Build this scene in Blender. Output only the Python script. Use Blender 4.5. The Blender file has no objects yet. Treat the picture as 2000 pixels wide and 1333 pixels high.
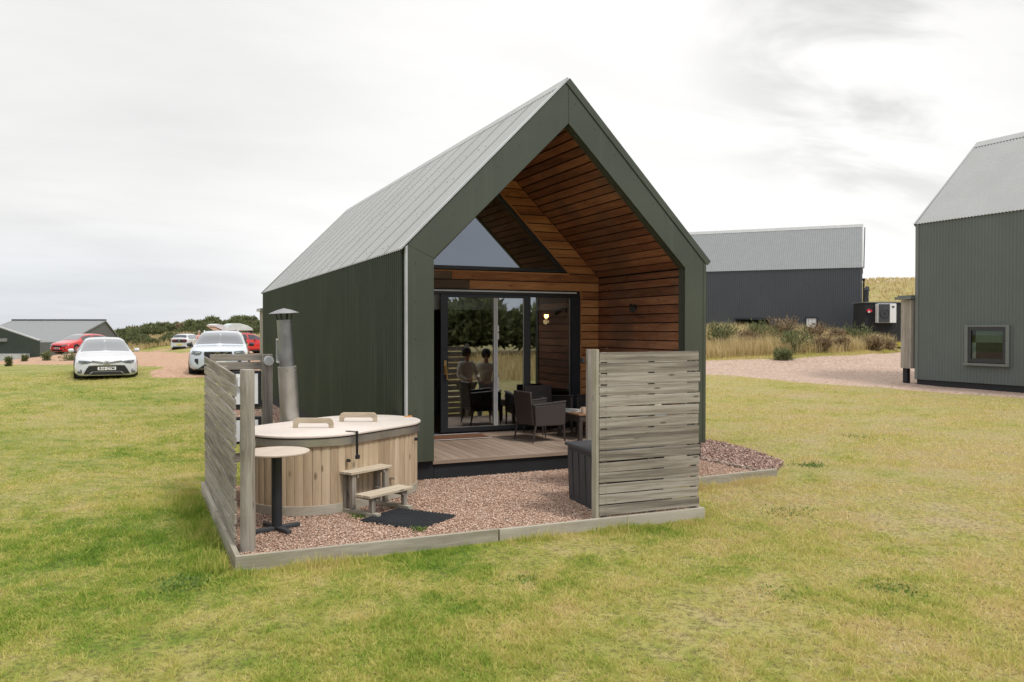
import bpy, bmesh, math, random
import numpy as np
from mathutils import Vector, Matrix
R = math.radians
random.seed(7); rng = np.random.default_rng(7)
sc = bpy.context.scene
COL = sc.collection

# ------------------------------------------------------------------ camera
cd = bpy.data.cameras.new('camera'); cam = bpy.data.objects.new('camera', cd); COL.objects.link(cam); sc.camera = cam
yaw, pitch, roll = 0.42081, -0.01383, 0.00044
fw = Vector((math.sin(yaw)*math.cos(pitch), math.cos(yaw)*math.cos(pitch), math.sin(pitch)))
rt = Vector((math.cos(yaw), -math.sin(yaw), 0)); up = rt.cross(fw)
r2 = rt*math.cos(roll)+up*math.sin(roll); u2 = up*math.cos(roll)-rt*math.sin(roll)
m = Matrix((r2, u2, -fw)).transposed().to_4x4(); m.translation = Vector((-3.122, -10.47, 2.017)); cam.matrix_world = m
cd.sensor_width = 36; cd.lens = 28.704; cd.clip_start = .05; cd.clip_end = 5000
cd.dof.use_dof = True; cd.dof.focus_distance = 10.5; cd.dof.aperture_fstop = 4.0

# ------------------------------------------------------------------ sky and sun
SUN_EL, SUN_AZ = R(55), R(158)          # azimuth from +Y towards +X
w = bpy.data.worlds.new('World'); sc.world = w; w.use_nodes = True
nt = w.node_tree; N = nt.nodes; L = nt.links
bg = N['Background']; bg.inputs['Strength'].default_value = .1
sky = N.new('ShaderNodeTexSky'); sky.sky_type = 'NISHITA'; sky.sun_disc = False; sky.sun_elevation = SUN_EL; sky.sun_rotation = SUN_AZ
tc = N.new('ShaderNodeTexCoord'); sep = N.new('ShaderNodeSeparateXYZ'); L.new(tc.outputs['Generated'], sep.inputs[0])
def mth(op, a, b=None, c=None, nt=nt, clamp=False):
    n = nt.nodes.new('ShaderNodeMath'); n.operation = op; n.use_clamp = clamp
    for i, v in enumerate((a, b, c)):
        if v is None: continue
        if isinstance(v, (int, float)): n.inputs[i].default_value = v
        else: nt.links.new(v, n.inputs[i])
    return n.outputs[0]
def sstep(v, a, b, nt=nt):
    n = nt.nodes.new('ShaderNodeMapRange'); n.interpolation_type = 'SMOOTHSTEP'; nt.links.new(v, n.inputs[0])
    n.inputs[1].default_value = a; n.inputs[2].default_value = b; return n.outputs[0]
den = mth('ADD', mth('MAXIMUM', sep.outputs[2], 0.0), .16)
cx, cy = mth('DIVIDE', sep.outputs[0], den), mth('DIVIDE', sep.outputs[1], den)
cmb = N.new('ShaderNodeCombineXYZ'); L.new(cx, cmb.inputs[0]); L.new(cy, cmb.inputs[1])
def wnoise(scale, det, off, dist=0.):
    mp = N.new('ShaderNodeMapping'); L.new(cmb.outputs[0], mp.inputs[0]); mp.inputs[1].default_value = off; mp.inputs[2].default_value = (0, 0, R(35)); mp.inputs[3].default_value = (scale, scale*1.9, 1)
    n = N.new('ShaderNodeTexNoise'); L.new(mp.outputs[0], n.inputs['Vector']); n.inputs['Scale'].default_value = 1; n.inputs['Detail'].default_value = det; n.inputs['Roughness'].default_value = .55; n.inputs['Distortion'].default_value = dist
    return n.outputs[0]
n1 = wnoise(.42, 7, (3.1, 1.7, 0), .3); n2 = wnoise(1.3, 5, (8.3, 2.2, 0), .4)
def dirlobe(az, el, lo, hi):
    v = Vector((math.sin(R(az))*math.cos(R(el)), math.cos(R(az))*math.cos(R(el)), math.sin(R(el))))
    d = N.new('ShaderNodeVectorMath'); d.operation = 'DOT_PRODUCT'; L.new(tc.outputs['Generated'], d.inputs[0]); d.inputs[1].default_value = v
    return sstep(d.outputs['Value'], math.cos(R(lo)), math.cos(R(hi)))
bright = dirlobe(34, 9, 34, 4)
greyr = dirlobe(51, 20, 16, 3)
# cloud brightness
b = mth('ADD', 7.0, mth('MULTIPLY', sstep(n1, .3, .7), 1.1))
b = mth('ADD', b, mth('MULTIPLY', bright, 1.7))
streak = mth('MULTIPLY', sstep(n2, .42, .66), mth('ADD', mth('MULTIPLY', greyr, 2.7), .25))
b = mth('SUBTRACT', b, streak)
b = mth('ADD', b, mth('MULTIPLY', sstep(sep.outputs[2], .42, .85), 6.5))
mul = N.new('ShaderNodeMix'); mul.data_type = 'RGBA'
blue = mth('ADD', mth('MULTIPLY', sstep(sep.outputs[1], .2, -.6), .75), mth('MULTIPLY', mth('MULTIPLY', dirlobe(-12, 0, 26, 8), sstep(sep.outputs[2], .14, .02)), .45), clamp=True)
mul.inputs['A'].default_value = (1.0, .985, .965, 1); mul.inputs['B'].default_value = (.66, .74, .88, 1); L.new(blue, mul.inputs['Factor'])
sc_ = N.new('ShaderNodeVectorMath'); sc_.operation = 'SCALE'; L.new(mul.outputs['Result'], sc_.inputs[0]); L.new(b, sc_.inputs['Scale'])
mx = N.new('ShaderNodeMix'); mx.data_type = 'RGBA'; mx.inputs['Factor'].default_value = .93
L.new(sky.outputs[0], mx.inputs['A']); L.new(sc_.outputs[0], mx.inputs['B']); L.new(mx.outputs['Result'], bg.inputs['Color'])
sd = bpy.data.lights.new('sun', 'SUN'); sd.energy = 1.7; sd.angle = R(11); sd.color = (1, .95, .87)
sun = bpy.data.objects.new('sun', sd); COL.objects.link(sun)
sv = Vector((math.sin(SUN_AZ)*math.cos(SUN_EL), math.cos(SUN_AZ)*math.cos(SUN_EL), math.sin(SUN_EL)))
sun.rotation_euler = (-sv).to_track_quat('-Z', 'Y').to_euler()
sc.view_settings.view_transform = 'Standard'; sc.view_settings.look = 'None'; sc.view_settings.exposure = .30; sc.view_settings.gamma = 1
sc.cycles.max_bounces = 8; sc.cycles.transparent_max_bounces = 16

# ------------------------------------------------------------------ helpers
class MB:
    """collects shapes with uv (u along the long axis, metres)"""
    def __init__(s): s.v = []; s.f = []; s.uv = []
    def add(s, vs, fs, uvs=None):
        o = len(s.v); s.v += [tuple(p) for p in vs]
        for k, f in enumerate(fs):
            s.f.append(tuple(i+o for i in f))
            s.uv.append(uvs[k] if uvs else [(vs[i][0], vs[i][2]) for i in f])
        return s
    def box(s, c, d, M=None, off=None):
        """c centre, d full dims, optional rotation matrix"""
        hx, hy, hz = d[0]/2, d[1]/2, d[2]/2
        P = [Vector((x*hx, y*hy, z*hz)) for x in (-1, 1) for y in (-1, 1) for z in (-1, 1)]
        F = [(0, 1, 3, 2), (4, 6, 7, 5), (0, 4, 5, 1), (2, 3, 7, 6), (0, 2, 6, 4), (1, 5, 7, 3)]
        la = max(range(3), key=lambda i: d[i]); ou, ov = (random.uniform(0, 50), random.uniform(0, 50))
        uv = []
        for f in F:
            nrm = (P[f[1]]-P[f[0]]).cross(P[f[2]]-P[f[0]]); na = max(range(3), key=lambda i: abs(nrm[i]))
            ax = [i for i in range(3) if i != na]
            if la in ax: a, b_ = la, [i for i in ax if i != la][0]
            else: a, b_ = ax
            k = 1 if la in ax else 8
            uv.append([(P[i][a]+ou, (P[i][b_])*k+ov+na*3) for i in f])
        V = [((M @ p) if M else p)+Vector(c) for p in P]
        return s.add(V, F, uv)
    def box2(s, a, b_):
        a, b_ = Vector(a), Vector(b_); d = b_-a
        return s.box((a+b_)/2, (abs(d.x), abs(d.y), abs(d.z)))
    def beam(s, a, b_, wd, th, upv=(0, 0, 1)):
        """rectangular bar from a to b"""
        a, b_ = Vector(a), Vector(b_); x = (b_-a); ln = x.length; x.normalize(); y = Vector(upv).cross(x)
        if y.length < 1e-4: y = Vector((0, 1, 0)).cross(x)
        y.normalize(); z = x.cross(y)
        return s.box((a+b_)/2, (ln, wd, th), Matrix((x, y, z)).transposed())
    def tube(s, a, b_, ra, rb=None, n=16, caps=True):
        rb = ra if rb is None else rb
        a, b_ = Vector(a), Vector(b_); x = (b_-a); ln = x.length; x.normalize(); y = x.orthogonal().normalized(); z = x.cross(y)
        o = random.uniform(0, 40)
        vs = [a+(y*math.cos(2*math.pi*i/n)+z*math.sin(2*math.pi*i/n))*ra for i in range(n)]+[b_+(y*math.cos(2*math.pi*i/n)+z*math.sin(2*math.pi*i/n))*rb for i in range(n)]
        fs = []; uv = []
        for i in range(n):
            j = (i+1) % n; fs.append((i, j, n+j, n+i)); c = 2*math.pi*ra/n
            uv.append([(o, i*c), (o, (i+1)*c), (o+ln, (i+1)*c), (o+ln, i*c)])
        if caps:
            fs += [tuple(range(n))[::-1], tuple(range(n, 2*n))]
            uv += [[(o+vs[i].x, vs[i].y) for i in range(n)][::-1], [(o+vs[i].x, vs[i].y) for i in range(n, 2*n)]]
        return s.add(vs, fs, uv)
    def path(s, pts, r, n=8):
        for p, q in zip(pts[:-1], pts[1:]): s.tube(p, q, r, n=n)
        return s
    def lathe(s, prof, c=(0, 0, 0), n=32, M=None):
        vs = []
        for r_, z_ in prof:
            for i in range(n):
                p = Vector((r_*math.cos(2*math.pi*i/n), r_*math.sin(2*math.pi*i/n), z_)); vs.append(((M @ p) if M else p)+Vector(c))
        fs = []
        for k in range(len(prof)-1):
            for i in range(n):
                j = (i+1) % n; fs.append((k*n+i, k*n+j, (k+1)*n+j, (k+1)*n+i))
        return s.add(vs, fs)
    def prism(s, poly, axis, a, b_, uvdir=0):
        """poly 2D extruded; axis 'y': poly is (x,z) between y=a and y=b; 'x': (y,z); 'z': (x,y)"""
        def P(p, t):
            if axis == 'y': return (p[0], t, p[1])
            if axis == 'x': return (t, p[0], p[1])
            return (p[0], p[1], t)
        n = len(poly); vs = [P(p, a) for p in poly]+[P(p, b_) for p in poly]
        ar = sum(poly[i][0]*poly[(i+1) % n][1]-poly[(i+1) % n][0]*poly[i][1] for i in range(n))
        fs = [tuple(range(n)), tuple(range(2*n-1, n-1, -1))]+[(i, n+i, n+(i+1) % n, (i+1) % n) for i in range(n)]
        o = (random.uniform(0, 50), random.uniform(0, 50))
        uv = []
        for f in fs:
            uv.append([((poly[i % n][0] if uvdir == 0 else poly[i % n][1])+o[0], (poly[i % n][1] if uvdir == 0 else poly[i % n][0])+o[1]+(i//n)*(b_-a)) for i in f])
        if (ar > 0) == (axis in 'xz'):
            fs = [f[::-1] for f in fs]; uv = [u[::-1] for u in uv]
        return s.add(vs, fs, uv)
    def build(s, name, mat, parent=None, bevel=0, smooth=False, loc=None):
        me = bpy.data.meshes.new(name); me.from_pydata(s.v, [], s.f); me.update()
        ul = me.uv_layers.new(name='UVMap'); flat = [c for f in s.uv for p in f for c in p]; ul.data.foreach_set('uv', flat)
        o = bpy.data.objects.new(name, me); COL.objects.link(o)
        me.materials.append(mat)
        if parent is not None: o.parent = parent
        if smooth:
            for p in me.polygons: p.use_smooth = True
            try: me.set_sharp_from_angle(angle=R(35))
            except Exception: pass
        if bevel:
            b_ = o.modifiers.new('bevel', 'BEVEL'); b_.width = bevel; b_.segments = 2; b_.limit_method = 'ANGLE'; b_.angle_limit = R(40)
        return o
def npmesh(name, V, F, mat, parent=None, smooth=False, attr=None):
    """V (n,3), F (m,k) numpy"""
    me = bpy.data.meshes.new(name); V = np.asarray(V, np.float32); F = np.asarray(F, np.int32); k = F.shape[1]
    me.vertices.add(len(V)); me.vertices.foreach_set('co', V.ravel())
    me.loops.add(F.size); me.loops.foreach_set('vertex_index', F.ravel())
    me.polygons.add(len(F)); me.polygons.foreach_set('loop_start', np.arange(0, F.size, k, dtype=np.int32))
    if attr is not None:
        a = me.attributes.new('rnd', 'FLOAT', 'POINT'); a.data.foreach_set('value', np.asarray(attr, np.float32))
    me.update(calc_edges=True)
    if smooth: me.polygons.foreach_set('use_smooth', np.ones(len(F), bool))
    me.materials.append(mat); o = bpy.data.objects.new(name, me); COL.objects.link(o)
    if parent is not None: o.parent = parent
    return o
def tag(o, label=None, cat=None, group=None, kind=None):
    if label: o['label'] = label
    if cat: o['category'] = cat
    if group: o['group'] = group
    if kind: o['kind'] = kind
    return o
def empty(name, loc, label, cat, rz=0, group=None):
    o = bpy.data.objects.new(name, None); o.location = loc; o.rotation_euler = (0, 0, rz); o.empty_display_size = .2; COL.objects.link(o)
    return tag(o, label, cat, group)

# ------------------------------------------------------------------ materials
def newmat(name):
    m_ = bpy.data.materials.new(name); m_.use_nodes = True; n = m_.node_tree
    return m_, n, n.nodes['Principled BSDF']
def inp(b_, **k):
    for a, v in k.items(): b_.inputs[a.replace('_', ' ')].default_value = v
def ramp(nt_, fac, stops):
    r_ = nt_.nodes.new('ShaderNodeValToRGB'); nt_.links.new(fac, r_.inputs[0]); e = r_.color_ramp.elements
    while len(e) < len(stops): e.new(.5)
    for i, (p, c) in enumerate(stops): e[i].position = p; e[i].color = (*c, 1)
    return r_.outputs[0]
def tex(nt_, coord, scale, kind='ShaderNodeTexNoise', det=4, rough=.55, sc3=(1, 1, 1), dist=0, out=0):
    mp = nt_.nodes.new('ShaderNodeMapping'); nt_.links.new(coord, mp.inputs[0]); mp.inputs[3].default_value = [scale*q for q in sc3]
    n = nt_.nodes.new(kind); nt_.links.new(mp.outputs[0], n.inputs['Vector']); n.inputs['Scale'].default_value = 1
    if kind == 'ShaderNodeTexNoise': n.inputs['Detail'].default_value = det; n.inputs['Roughness'].default_value = rough; n.inputs['Distortion'].default_value = dist
    return n.outputs[out]
def coords(nt_, which='Object'):
    t = nt_.nodes.new('ShaderNodeTexCoord'); return t.outputs[which]
def wpos(nt_):
    return nt_.nodes.new('ShaderNodeNewGeometry').outputs['Position']
def island(nt_):
    return nt_.nodes.new('ShaderNodeNewGeometry').outputs['Random Per Island']
def bump(nt_, b_, h, strength=.3, dist=.01):
    n = nt_.nodes.new('ShaderNodeBump'); n.inputs['Strength'].default_value = strength; n.inputs['Distance'].default_value = dist
    nt_.links.new(h, n.inputs['Height']); nt_.links.new(n.outputs[0], b_.inputs['Normal'])
def mixc(nt_, f, a, b_, mode='MIX'):
    n = nt_.nodes.new('ShaderNodeMix'); n.data_type = 'RGBA'; n.blend_type = mode
    for k, v in (('Factor', f), ('A', a), ('B', b_)):
        if isinstance(v, (int, float)): n.inputs[k].default_value = v
        elif isinstance(v, tuple): n.inputs[k].default_value = (*v, 1)
        else: nt_.links.new(v, n.inputs[k])
    return n.outputs['Result']
def paint(name, col, rough=.45, metal=0., var=.12, spec=.5, coat=0., dirt=0., scale=3, bmp=0, streak=0):
    m_, n, b_ = newmat(name); c = wpos(n)
    t = tex(n, c, scale, det=5)
    dark = tuple(q*(1-var) for q in col); lite = tuple(min(1, q*(1+var)) for q in col)
    cc = ramp(n, t, [(.3, dark), (.7, lite)])
    if dirt:
        t2 = tex(n, c, scale*6, det=6, rough=.7); cc = mixc(n, mth('MULTIPLY', sstep(t2, .55, .8, n), dirt, nt=n), cc, (.16, .15, .12))
    n.links.new(cc, b_.inputs['Base Color'])
    r_ = mth('ADD', mth('MULTIPLY', t, .15, nt=n), rough-.07, nt=n); n.links.new(r_, b_.inputs['Roughness'])
    inp(b_, Metallic=metal, Coat_Weight=coat); b_.inputs['Specular IOR Level'].default_value = spec
    if streak:
        ts = tex(n, c, 1, det=5, rough=.6, sc3=(7, 7, .35)); cc = mixc(n, mth('MULTIPLY', sstep(ts, .5, .75, n), streak, nt=n), cc, tuple(min(1, q*1.9+.02) for q in col)); n.links.new(cc, b_.inputs['Base Color'])
    if bmp: bump(n, b_, tex(n, c, 60, det=3), bmp, .004)
    return m_
def wood(name, cols, rough=.75, grain=22, gs=.5, knots=True, algae=0., isl=.35, ends=None, bs=.35, long=1.3):
    """cols dark->light ; grain runs along uv.x"""
    m_, n, b_ = newmat(name); uv = coords(n, 'UV'); rnd = island(n)
    g = tex(n, uv, 1, det=6, rough=.6, sc3=(long, grain, 1), dist=.6)
    g2 = tex(n, uv, 1, det=3, rough=.6, sc3=(long*4, grain*6, 1))
    f = mth('ADD', mth('MULTIPLY', g, .7, nt=n), mth('MULTIPLY', g2, .3, nt=n), nt=n)
    if gs != .5: f = mth('ADD', mth('MULTIPLY', mth('SUBTRACT', f, .5, nt=n), gs*2, nt=n), .5, nt=n)
    f = mth('ADD', f, mth('MULTIPLY', mth('SUBTRACT', rnd, .5, nt=n), isl, nt=n), nt=n)
    k = len(cols); cc = ramp(n, f, [(.25+.5*i/(k-1), c) for i, c in enumerate(cols)])
    if knots:
        v = tex(n, uv, 1, 'ShaderNodeTexVoronoi', sc3=(2.3, 9, 1)); kn = sstep(v, .13, .05, n)
        cc = mixc(n, mth('MULTIPLY', kn, .75, nt=n), cc, tuple(q*.45 for q in cols[0]))
    if ends:
        cc = mixc(n, mth('MULTIPLY', sstep(tex(n, wpos(n), 1.3, det=5), .45, .7, n), .8, nt=n), cc, ends)
    if algae:
        cc = mixc(n, mth('MULTIPLY', sstep(tex(n, wpos(n), 2.2, det=6, rough=.7), .5, .72, n), algae, nt=n), cc, (.16, .17, .05))
    n.links.new(cc, b_.inputs['Base Color']); b_.inputs['Roughness'].default_value = rough; b_.inputs['Specular IOR Level'].default_value = .3
    bump(n, b_, f, bs, .004)
    return m_
def glassmat(name, tint=(.9, .93, .92), boost=1.0, rough=0.0):
    m_ = bpy.data.materials.new(name); m_.use_nodes = True; n = m_.node_tree; n.nodes.clear()
    o = n.nodes.new('ShaderNodeOutputMaterial'); g = n.nodes.new('ShaderNodeBsdfGlossy'); t = n.nodes.new('ShaderNodeBsdfTransparent'); mx_ = n.nodes.new('ShaderNodeMixShader')
    g.inputs['Roughness'].default_value = rough; t.inputs[0].default_value = (*tint, 1); g.inputs[0].default_value = (.95, .97, 1, 1)
    fr = n.nodes.new('ShaderNodeFresnel'); fr.inputs[0].default_value = 1.5
    wv = tex(n, wpos(n), .9, det=1); bp = n.nodes.new('ShaderNodeBump'); bp.inputs['Strength'].default_value = .02; bp.inputs['Distance'].default_value = .02; n.links.new(wv, bp.inputs['Height']); n.links.new(bp.outputs[0], g.inputs['Normal'])
    f = mth('MULTIPLY', fr.outputs[0], boost, nt=n, clamp=True)
    n.links.new(f, mx_.inputs[0]); n.links.new(t.outputs[0], mx_.inputs[1]); n.links.new(g.outputs[0], mx_.inputs[2]); n.links.new(mx_.outputs[0], o.inputs[0])
    return m_
def emis(name, col, s):
    m_, n, b_ = newmat(name); inp(b_, Base_Color=(*col, 1), Emission_Color=(*col, 1), Emission_Strength=s); return m_

M = {}
M['green'] = paint('green_sheet', (.041, .050, .031), .42, var=.15, spec=.35, dirt=.05, streak=.3, scale=.8)
M['green_panel'] = paint('green_panel', (.064, .073, .052), .4, var=.14, spec=.4, dirt=.05, streak=.16, scale=.7)
M['trim_light'] = paint('galvanised_trim', (.5, .51, .5), .4, metal=.3, var=.12)
M['roof'] = paint('grey_roof_sheet', (.35, .352, .34), .5, var=.07, spec=.4, dirt=.12, scale=.6)
M['far_roof'] = paint('far_roof_sheet', (.225, .23, .23), .6, var=.06, spec=.3)
M['roof2'] = paint('grey_roof_flashing', (.38, .38, .37), .45, var=.08)
M['dark'] = paint('black_plinth', (.012, .013, .015), .7, var=.3)
M['anth'] = paint('anthracite_frame', (.022, .025, .03), .38, var=.1)
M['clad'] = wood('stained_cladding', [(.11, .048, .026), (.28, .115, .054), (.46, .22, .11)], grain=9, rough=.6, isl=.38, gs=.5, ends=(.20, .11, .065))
M['clad_lit'] = wood('lit_orange_cladding', [(.20, .075, .027), (.45, .19, .066), (.64, .32, .13)], grain=9, rough=.6, isl=.3, gs=.55)  # brighter copy of the cladding, skylight on the back wall painted into its colour
M['clad_gr'] = wood('faded_cladding', [(.06, .04, .025), (.15, .10, .06), (.24, .16, .1)], grain=12, rough=.65, isl=.3)
M['weather'] = wood('weathered_timber', [(.17, .145, .118), (.3, .265, .22), (.43, .39, .335)], grain=22, gs=.7, algae=.15, isl=.3, bs=.6)
M['weather_l'] = wood('weathered_slats', [(.13, .11, .088), (.275, .238, .195), (.43, .385, .33)], grain=26, gs=.85, algae=.04, isl=.3, bs=.5, long=.9)
M['kerb'] = wood('kerb_timber', [(.22, .19, .145), (.38, .34, .27), (.5, .455, .375)], grain=10, algae=.25, isl=.3)
M['larch'] = wood('tub_staves', [(.30, .21, .13), (.50, .38, .25), (.64, .52, .37)], grain=9, gs=.5, isl=.24, bs=.25, long=.7)
M['pale'] = wood('pale_tread', [(.32, .25, .17), (.5, .42, .31), (.62, .55, .44)], grain=14, isl=.2)
M['green_post'] = wood('algae_post', [(.24, .21, .155), (.38, .345, .27), (.5, .46, .38)], grain=12, algae=.2, isl=.1)
M['lid'] = paint('lid_plywood', (.68, .60, .53), .5, var=.1, scale=1.5, dirt=.18)
M['steel'] = paint('brushed_steel', (.5, .47, .43), .38, metal=.85, var=.15, scale=4)
M['steel_d'] = paint('flue_steel', (.3, .3, .3), .42, metal=.85, var=.2, scale=5)
M['black'] = paint('black_plastic', (.02, .02, .022), .5, var=.2)
M['resin'] = paint('dark_resin', (.045, .047, .052), .6, var=.12, scale=5)
M['wicker'] = None
M['deck'] = wood('deck_boards', [(.22, .155, .11), (.34, .255, .19), (.44, .34, .265)], grain=25, gs=.4, isl=.25, knots=False, bs=.15)
M['white'] = paint('white_plastic', (.75, .75, .73), .4, var=.05)
M['glass'] = glassmat('door_glass', (.8, .82, .8), 6.2)
M['glass2'] = glassmat('gable_glass', (.5, .52, .55), 5.5)
M['cglass'] = glassmat('car_glass', (.18, .2, .2), 2.6)
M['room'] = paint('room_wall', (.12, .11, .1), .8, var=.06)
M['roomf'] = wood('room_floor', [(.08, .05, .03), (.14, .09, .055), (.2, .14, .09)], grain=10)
M['rust'] = paint('rust', (.25, .07, .03), .8, var=.4)
M['yellow'] = paint('yellow_block', (.6, .5, .05), .7, var=.2)
M['red'] = paint('red_valve', (.6, .03, .05), .5)
M['orange'] = paint('orange_strap', (.8, .3, .02), .6)
M['gold'] = paint('brass', (.65, .42, .16), .3, metal=.9)
M['rubber'] = paint('rubber', (.025, .027, .03), .75, var=.2)

# ------------------------------------------------------------------ terrain height
CP=[(-3,-3,-.08),(0,-6,-.08),(-3,-10,-.07),(-8,-5,-.08),(5,-4,-.07),(3,-12,-.05),(-3,3,-.07),(-3,9,-.05),(0,14,.1),(7,2,-.03),(6,8,.02),(12,0,0),(12,8,.05),
(17,16,.25),(18.7,12.6,.15),(22,9.7,0),(22,5,0),(26,0,0),(26,10,0),(22,22,.6),(33.5,21.3,.75),(25,24.3,1.35),(31,23.6,1.35),(36,27,1.2),(40,24,1.1),(30,34,1.2),(71,55,7.6),(60,49,4.5),(50,36,2),(85,60,7),(60,75,5),(100,20,4),
(-4.3,18.5,.45),(-1,18,.5),(-7.4,20,.43),(4,20,.4),(-8,57,.2),(0,75.7,.07),(5,56,.1),(1.7,57,.1),(-4,40,.3),(-10,48,.15),(-16,60,-1.8),(-20,80,-2),(-9,78,-1.6),(-14,50,-.3),(-2.5,84,.6),(.5,97,1.2),(9,88,1.2),(-6,96,.5),(25,90,2.5),(14,45,.5),
(-40,60,-2.5),(-60,20,-1),(-20,10,.1),(-22,30,.2),(-20,-10,-.1),(20,-15,0),(45,0,.8),(0,-30,.1),(0,-55,1.0),(40,-50,1.2),(-45,-50,1.0),
(-200,300,-9),(0,320,-8),(200,300,-2),(300,0,-4),(0,-300,-3),(-300,0,-8),(-300,-300,-6),(300,-300,-4),(900,900,-14),(-900,900,-14),(900,-900,-14),(-900,-900,-14)]
CP=np.array(CP,float)
def _phi(r): return np.sqrt(r*r+25.)
_d=np.linalg.norm(CP[:,None,:2]-CP[None,:,:2],axis=2)
_A=np.block([[_phi(_d),np.ones((len(CP),1))],[np.ones((1,len(CP))),np.zeros((1,1))]])
_A[:len(CP),:len(CP)]-=0.15*np.eye(len(CP))
_w=np.linalg.solve(_A,np.append(CP[:,2],0))
def hgt(x,y):
    x=np.asarray(x,float);y=np.asarray(y,float)
    r=np.zeros(x.shape)+_w[-1]
    for i in range(len(CP)): r=r+_w[i]*_phi(np.hypot(x-CP[i,0],y-CP[i,1]))
    return r
def hz(x, y): return float(hgt(np.array([x]), np.array([y]))[0])

def lawn_color(n, pos):
    """shared patchy lawn colour, world position based"""
    a = tex(n, pos, .33, det=4, rough=.6); b2 = tex(n, pos, 1.6, det=5, rough=.65); c = tex(n, pos, 6.5, det=6, rough=.75)
    f = mth('ADD', mth('MULTIPLY', a, .36, nt=n), mth('ADD', mth('MULTIPLY', b2, .34, nt=n), mth('MULTIPLY', c, .36, nt=n), nt=n), nt=n)
    s = n.nodes.new('ShaderNodeSeparateXYZ'); n.links.new(pos, s.inputs[0])
    # drier towards the open ground on the right, lusher along the yard edging
    f = mth('ADD', f, mth('MULTIPLY', sstep(s.outputs[0], -4, 7, n), .085, nt=n), nt=n)
    def near(x, y, r0, r1):
        d = n.nodes.new('ShaderNodeVectorMath'); d.operation = 'DISTANCE'; n.links.new(pos, d.inputs[0]); d.inputs[1].default_value = (x, y, -.08); return sstep(d.outputs['Value'], r1, r0, n)
    for x, y, r0, r1, k in ((-2.9, -1.2, .3, 1.7, .07), (-2.6, .8, .3, 1.4, .05), (-.5, -3.3, .1, .9, .09), (1.6, -3.3, .1, .8, .09), (-3.5, -3.2, .4, 2.2, .06)):
        f = mth('SUBTRACT', f, mth('MULTIPLY', near(x, y, r0, r1), k, nt=n), nt=n)
    f = mth('ADD', mth('MULTIPLY', mth('SUBTRACT', f, .47, nt=n), 1.3, nt=n), .42, nt=n)
    return f
def lawnmat(name, k, blade):
    m_, n, b_ = newmat(name); pos = wpos(n); f = lawn_color(n, pos)
    if blade: f = mth('ADD', f, mth('MULTIPLY', mth('SUBTRACT', island(n), .5, nt=n), .2, nt=n), nt=n)
    cc = ramp(n, f, [(.28, (.11*k, .20*k, .022*k)), (.38, (.21*k, .29*k, .042*k)), (.47, (.36*k, .365*k, .085*k)), (.57, (.49*k, .43*k, .155*k)), (.7, (.53*k, .42*k, .22*k))])
    if not blade:
        t = tex(n, pos, 22, det=5, rough=.75); cc = mixc(n, mth('MULTIPLY', sstep(t, .45, .62, n), .7, nt=n), cc, (.09, .075, .03))
        bump(n, b_, tex(n, pos, 40, det=5, rough=.7), .8, .03)
    n.links.new(cc, b_.inputs['Base Color']); b_.inputs['Roughness'].default_value = .75; b_.inputs['Specular IOR Level'].default_value = .15
    if blade:
        tr = n.nodes.new('ShaderNodeBsdfTranslucent'); n.links.new(cc, tr.inputs[0]); mx_ = n.nodes.new('ShaderNodeMixShader'); mx_.inputs[0].default_value = .4
        out = n.nodes['Material Output']; n.links.new(b_.outputs[0], mx_.inputs[1]); n.links.new(tr.outputs[0], mx_.inputs[2]); n.links.new(mx_.outputs[0], out.inputs[0])
    return m_
M['lawn'] = lawnmat('lawn_soil', .82, False); M['blade'] = lawnmat('grass_blades', 1.32, True)
def gravelmat(name, stops, scale, stone=True, bs=1., bd=.02):
    m_, n, b_ = newmat(name); pos = wpos(n)
    if stone:
        v = n.nodes.new('ShaderNodeTexVoronoi'); n.links.new(pos, v.inputs[0]); v.inputs['Scale'].default_value = scale
        sx = n.nodes.new('ShaderNodeSeparateColor'); n.links.new(v.outputs['Color'], sx.inputs[0]); f = sx.outputs[0]; bump(n, b_, v.outputs['Distance'], bs, bd)
        big = tex(n, pos, 1.2, det=4); f = mth('ADD', mth('MULTIPLY', f, .75, nt=n), mth('MULTIPLY', big, .3, nt=n), nt=n)
    else: f = mth('ADD', mth('MULTIPLY', island(n), .8, nt=n), mth('MULTIPLY', tex(n, pos, .9, det=3), .3, nt=n), nt=n)
    cc = ramp(n, f, stops); 
    n.links.new(cc, b_.inputs['Base Color']); b_.inputs['Roughness'].default_value = .85; b_.inputs['Specular IOR Level'].default_value = .25
    return m_
PINK = [(.08, (.28, .17, .115)), (.3, (.48, .305, .215)), (.6, (.62, .42, .31)), (.85, (.72, .54, .42)), (1., (.78, .68, .57))]
M['gravel_base'] = gravelmat('gravel_base', [(p, tuple(q*.55 for q in c)) for p, c in PINK], 60)
M['chips'] = gravelmat('gravel_chips', PINK, 1, False)
M['bigchips'] = gravelmat('gravel_large_chips', [(.05, (.14, .085, .065)), (.4, (.36, .225, .175)), (.8, (.56, .39, .32)), (1, (.6, .52, .45))], 1, False)
M['drive'] = gravelmat('drive_gravel', [(.05, (.23, .15, .11)), (.35, (.37, .26, .195)), (.7, (.46, .34, .265)), (1, (.54, .43, .35))], 16, bs=.6, bd=.02)
M['drive_red'] = gravelmat('drive_red_earth', [(.05, (.30, .17, .10)), (.4, (.40, .24, .15)), (.7, (.47, .30, .20)), (1, (.52, .38, .28))], 12, bs=.5, bd=.02)

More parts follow.
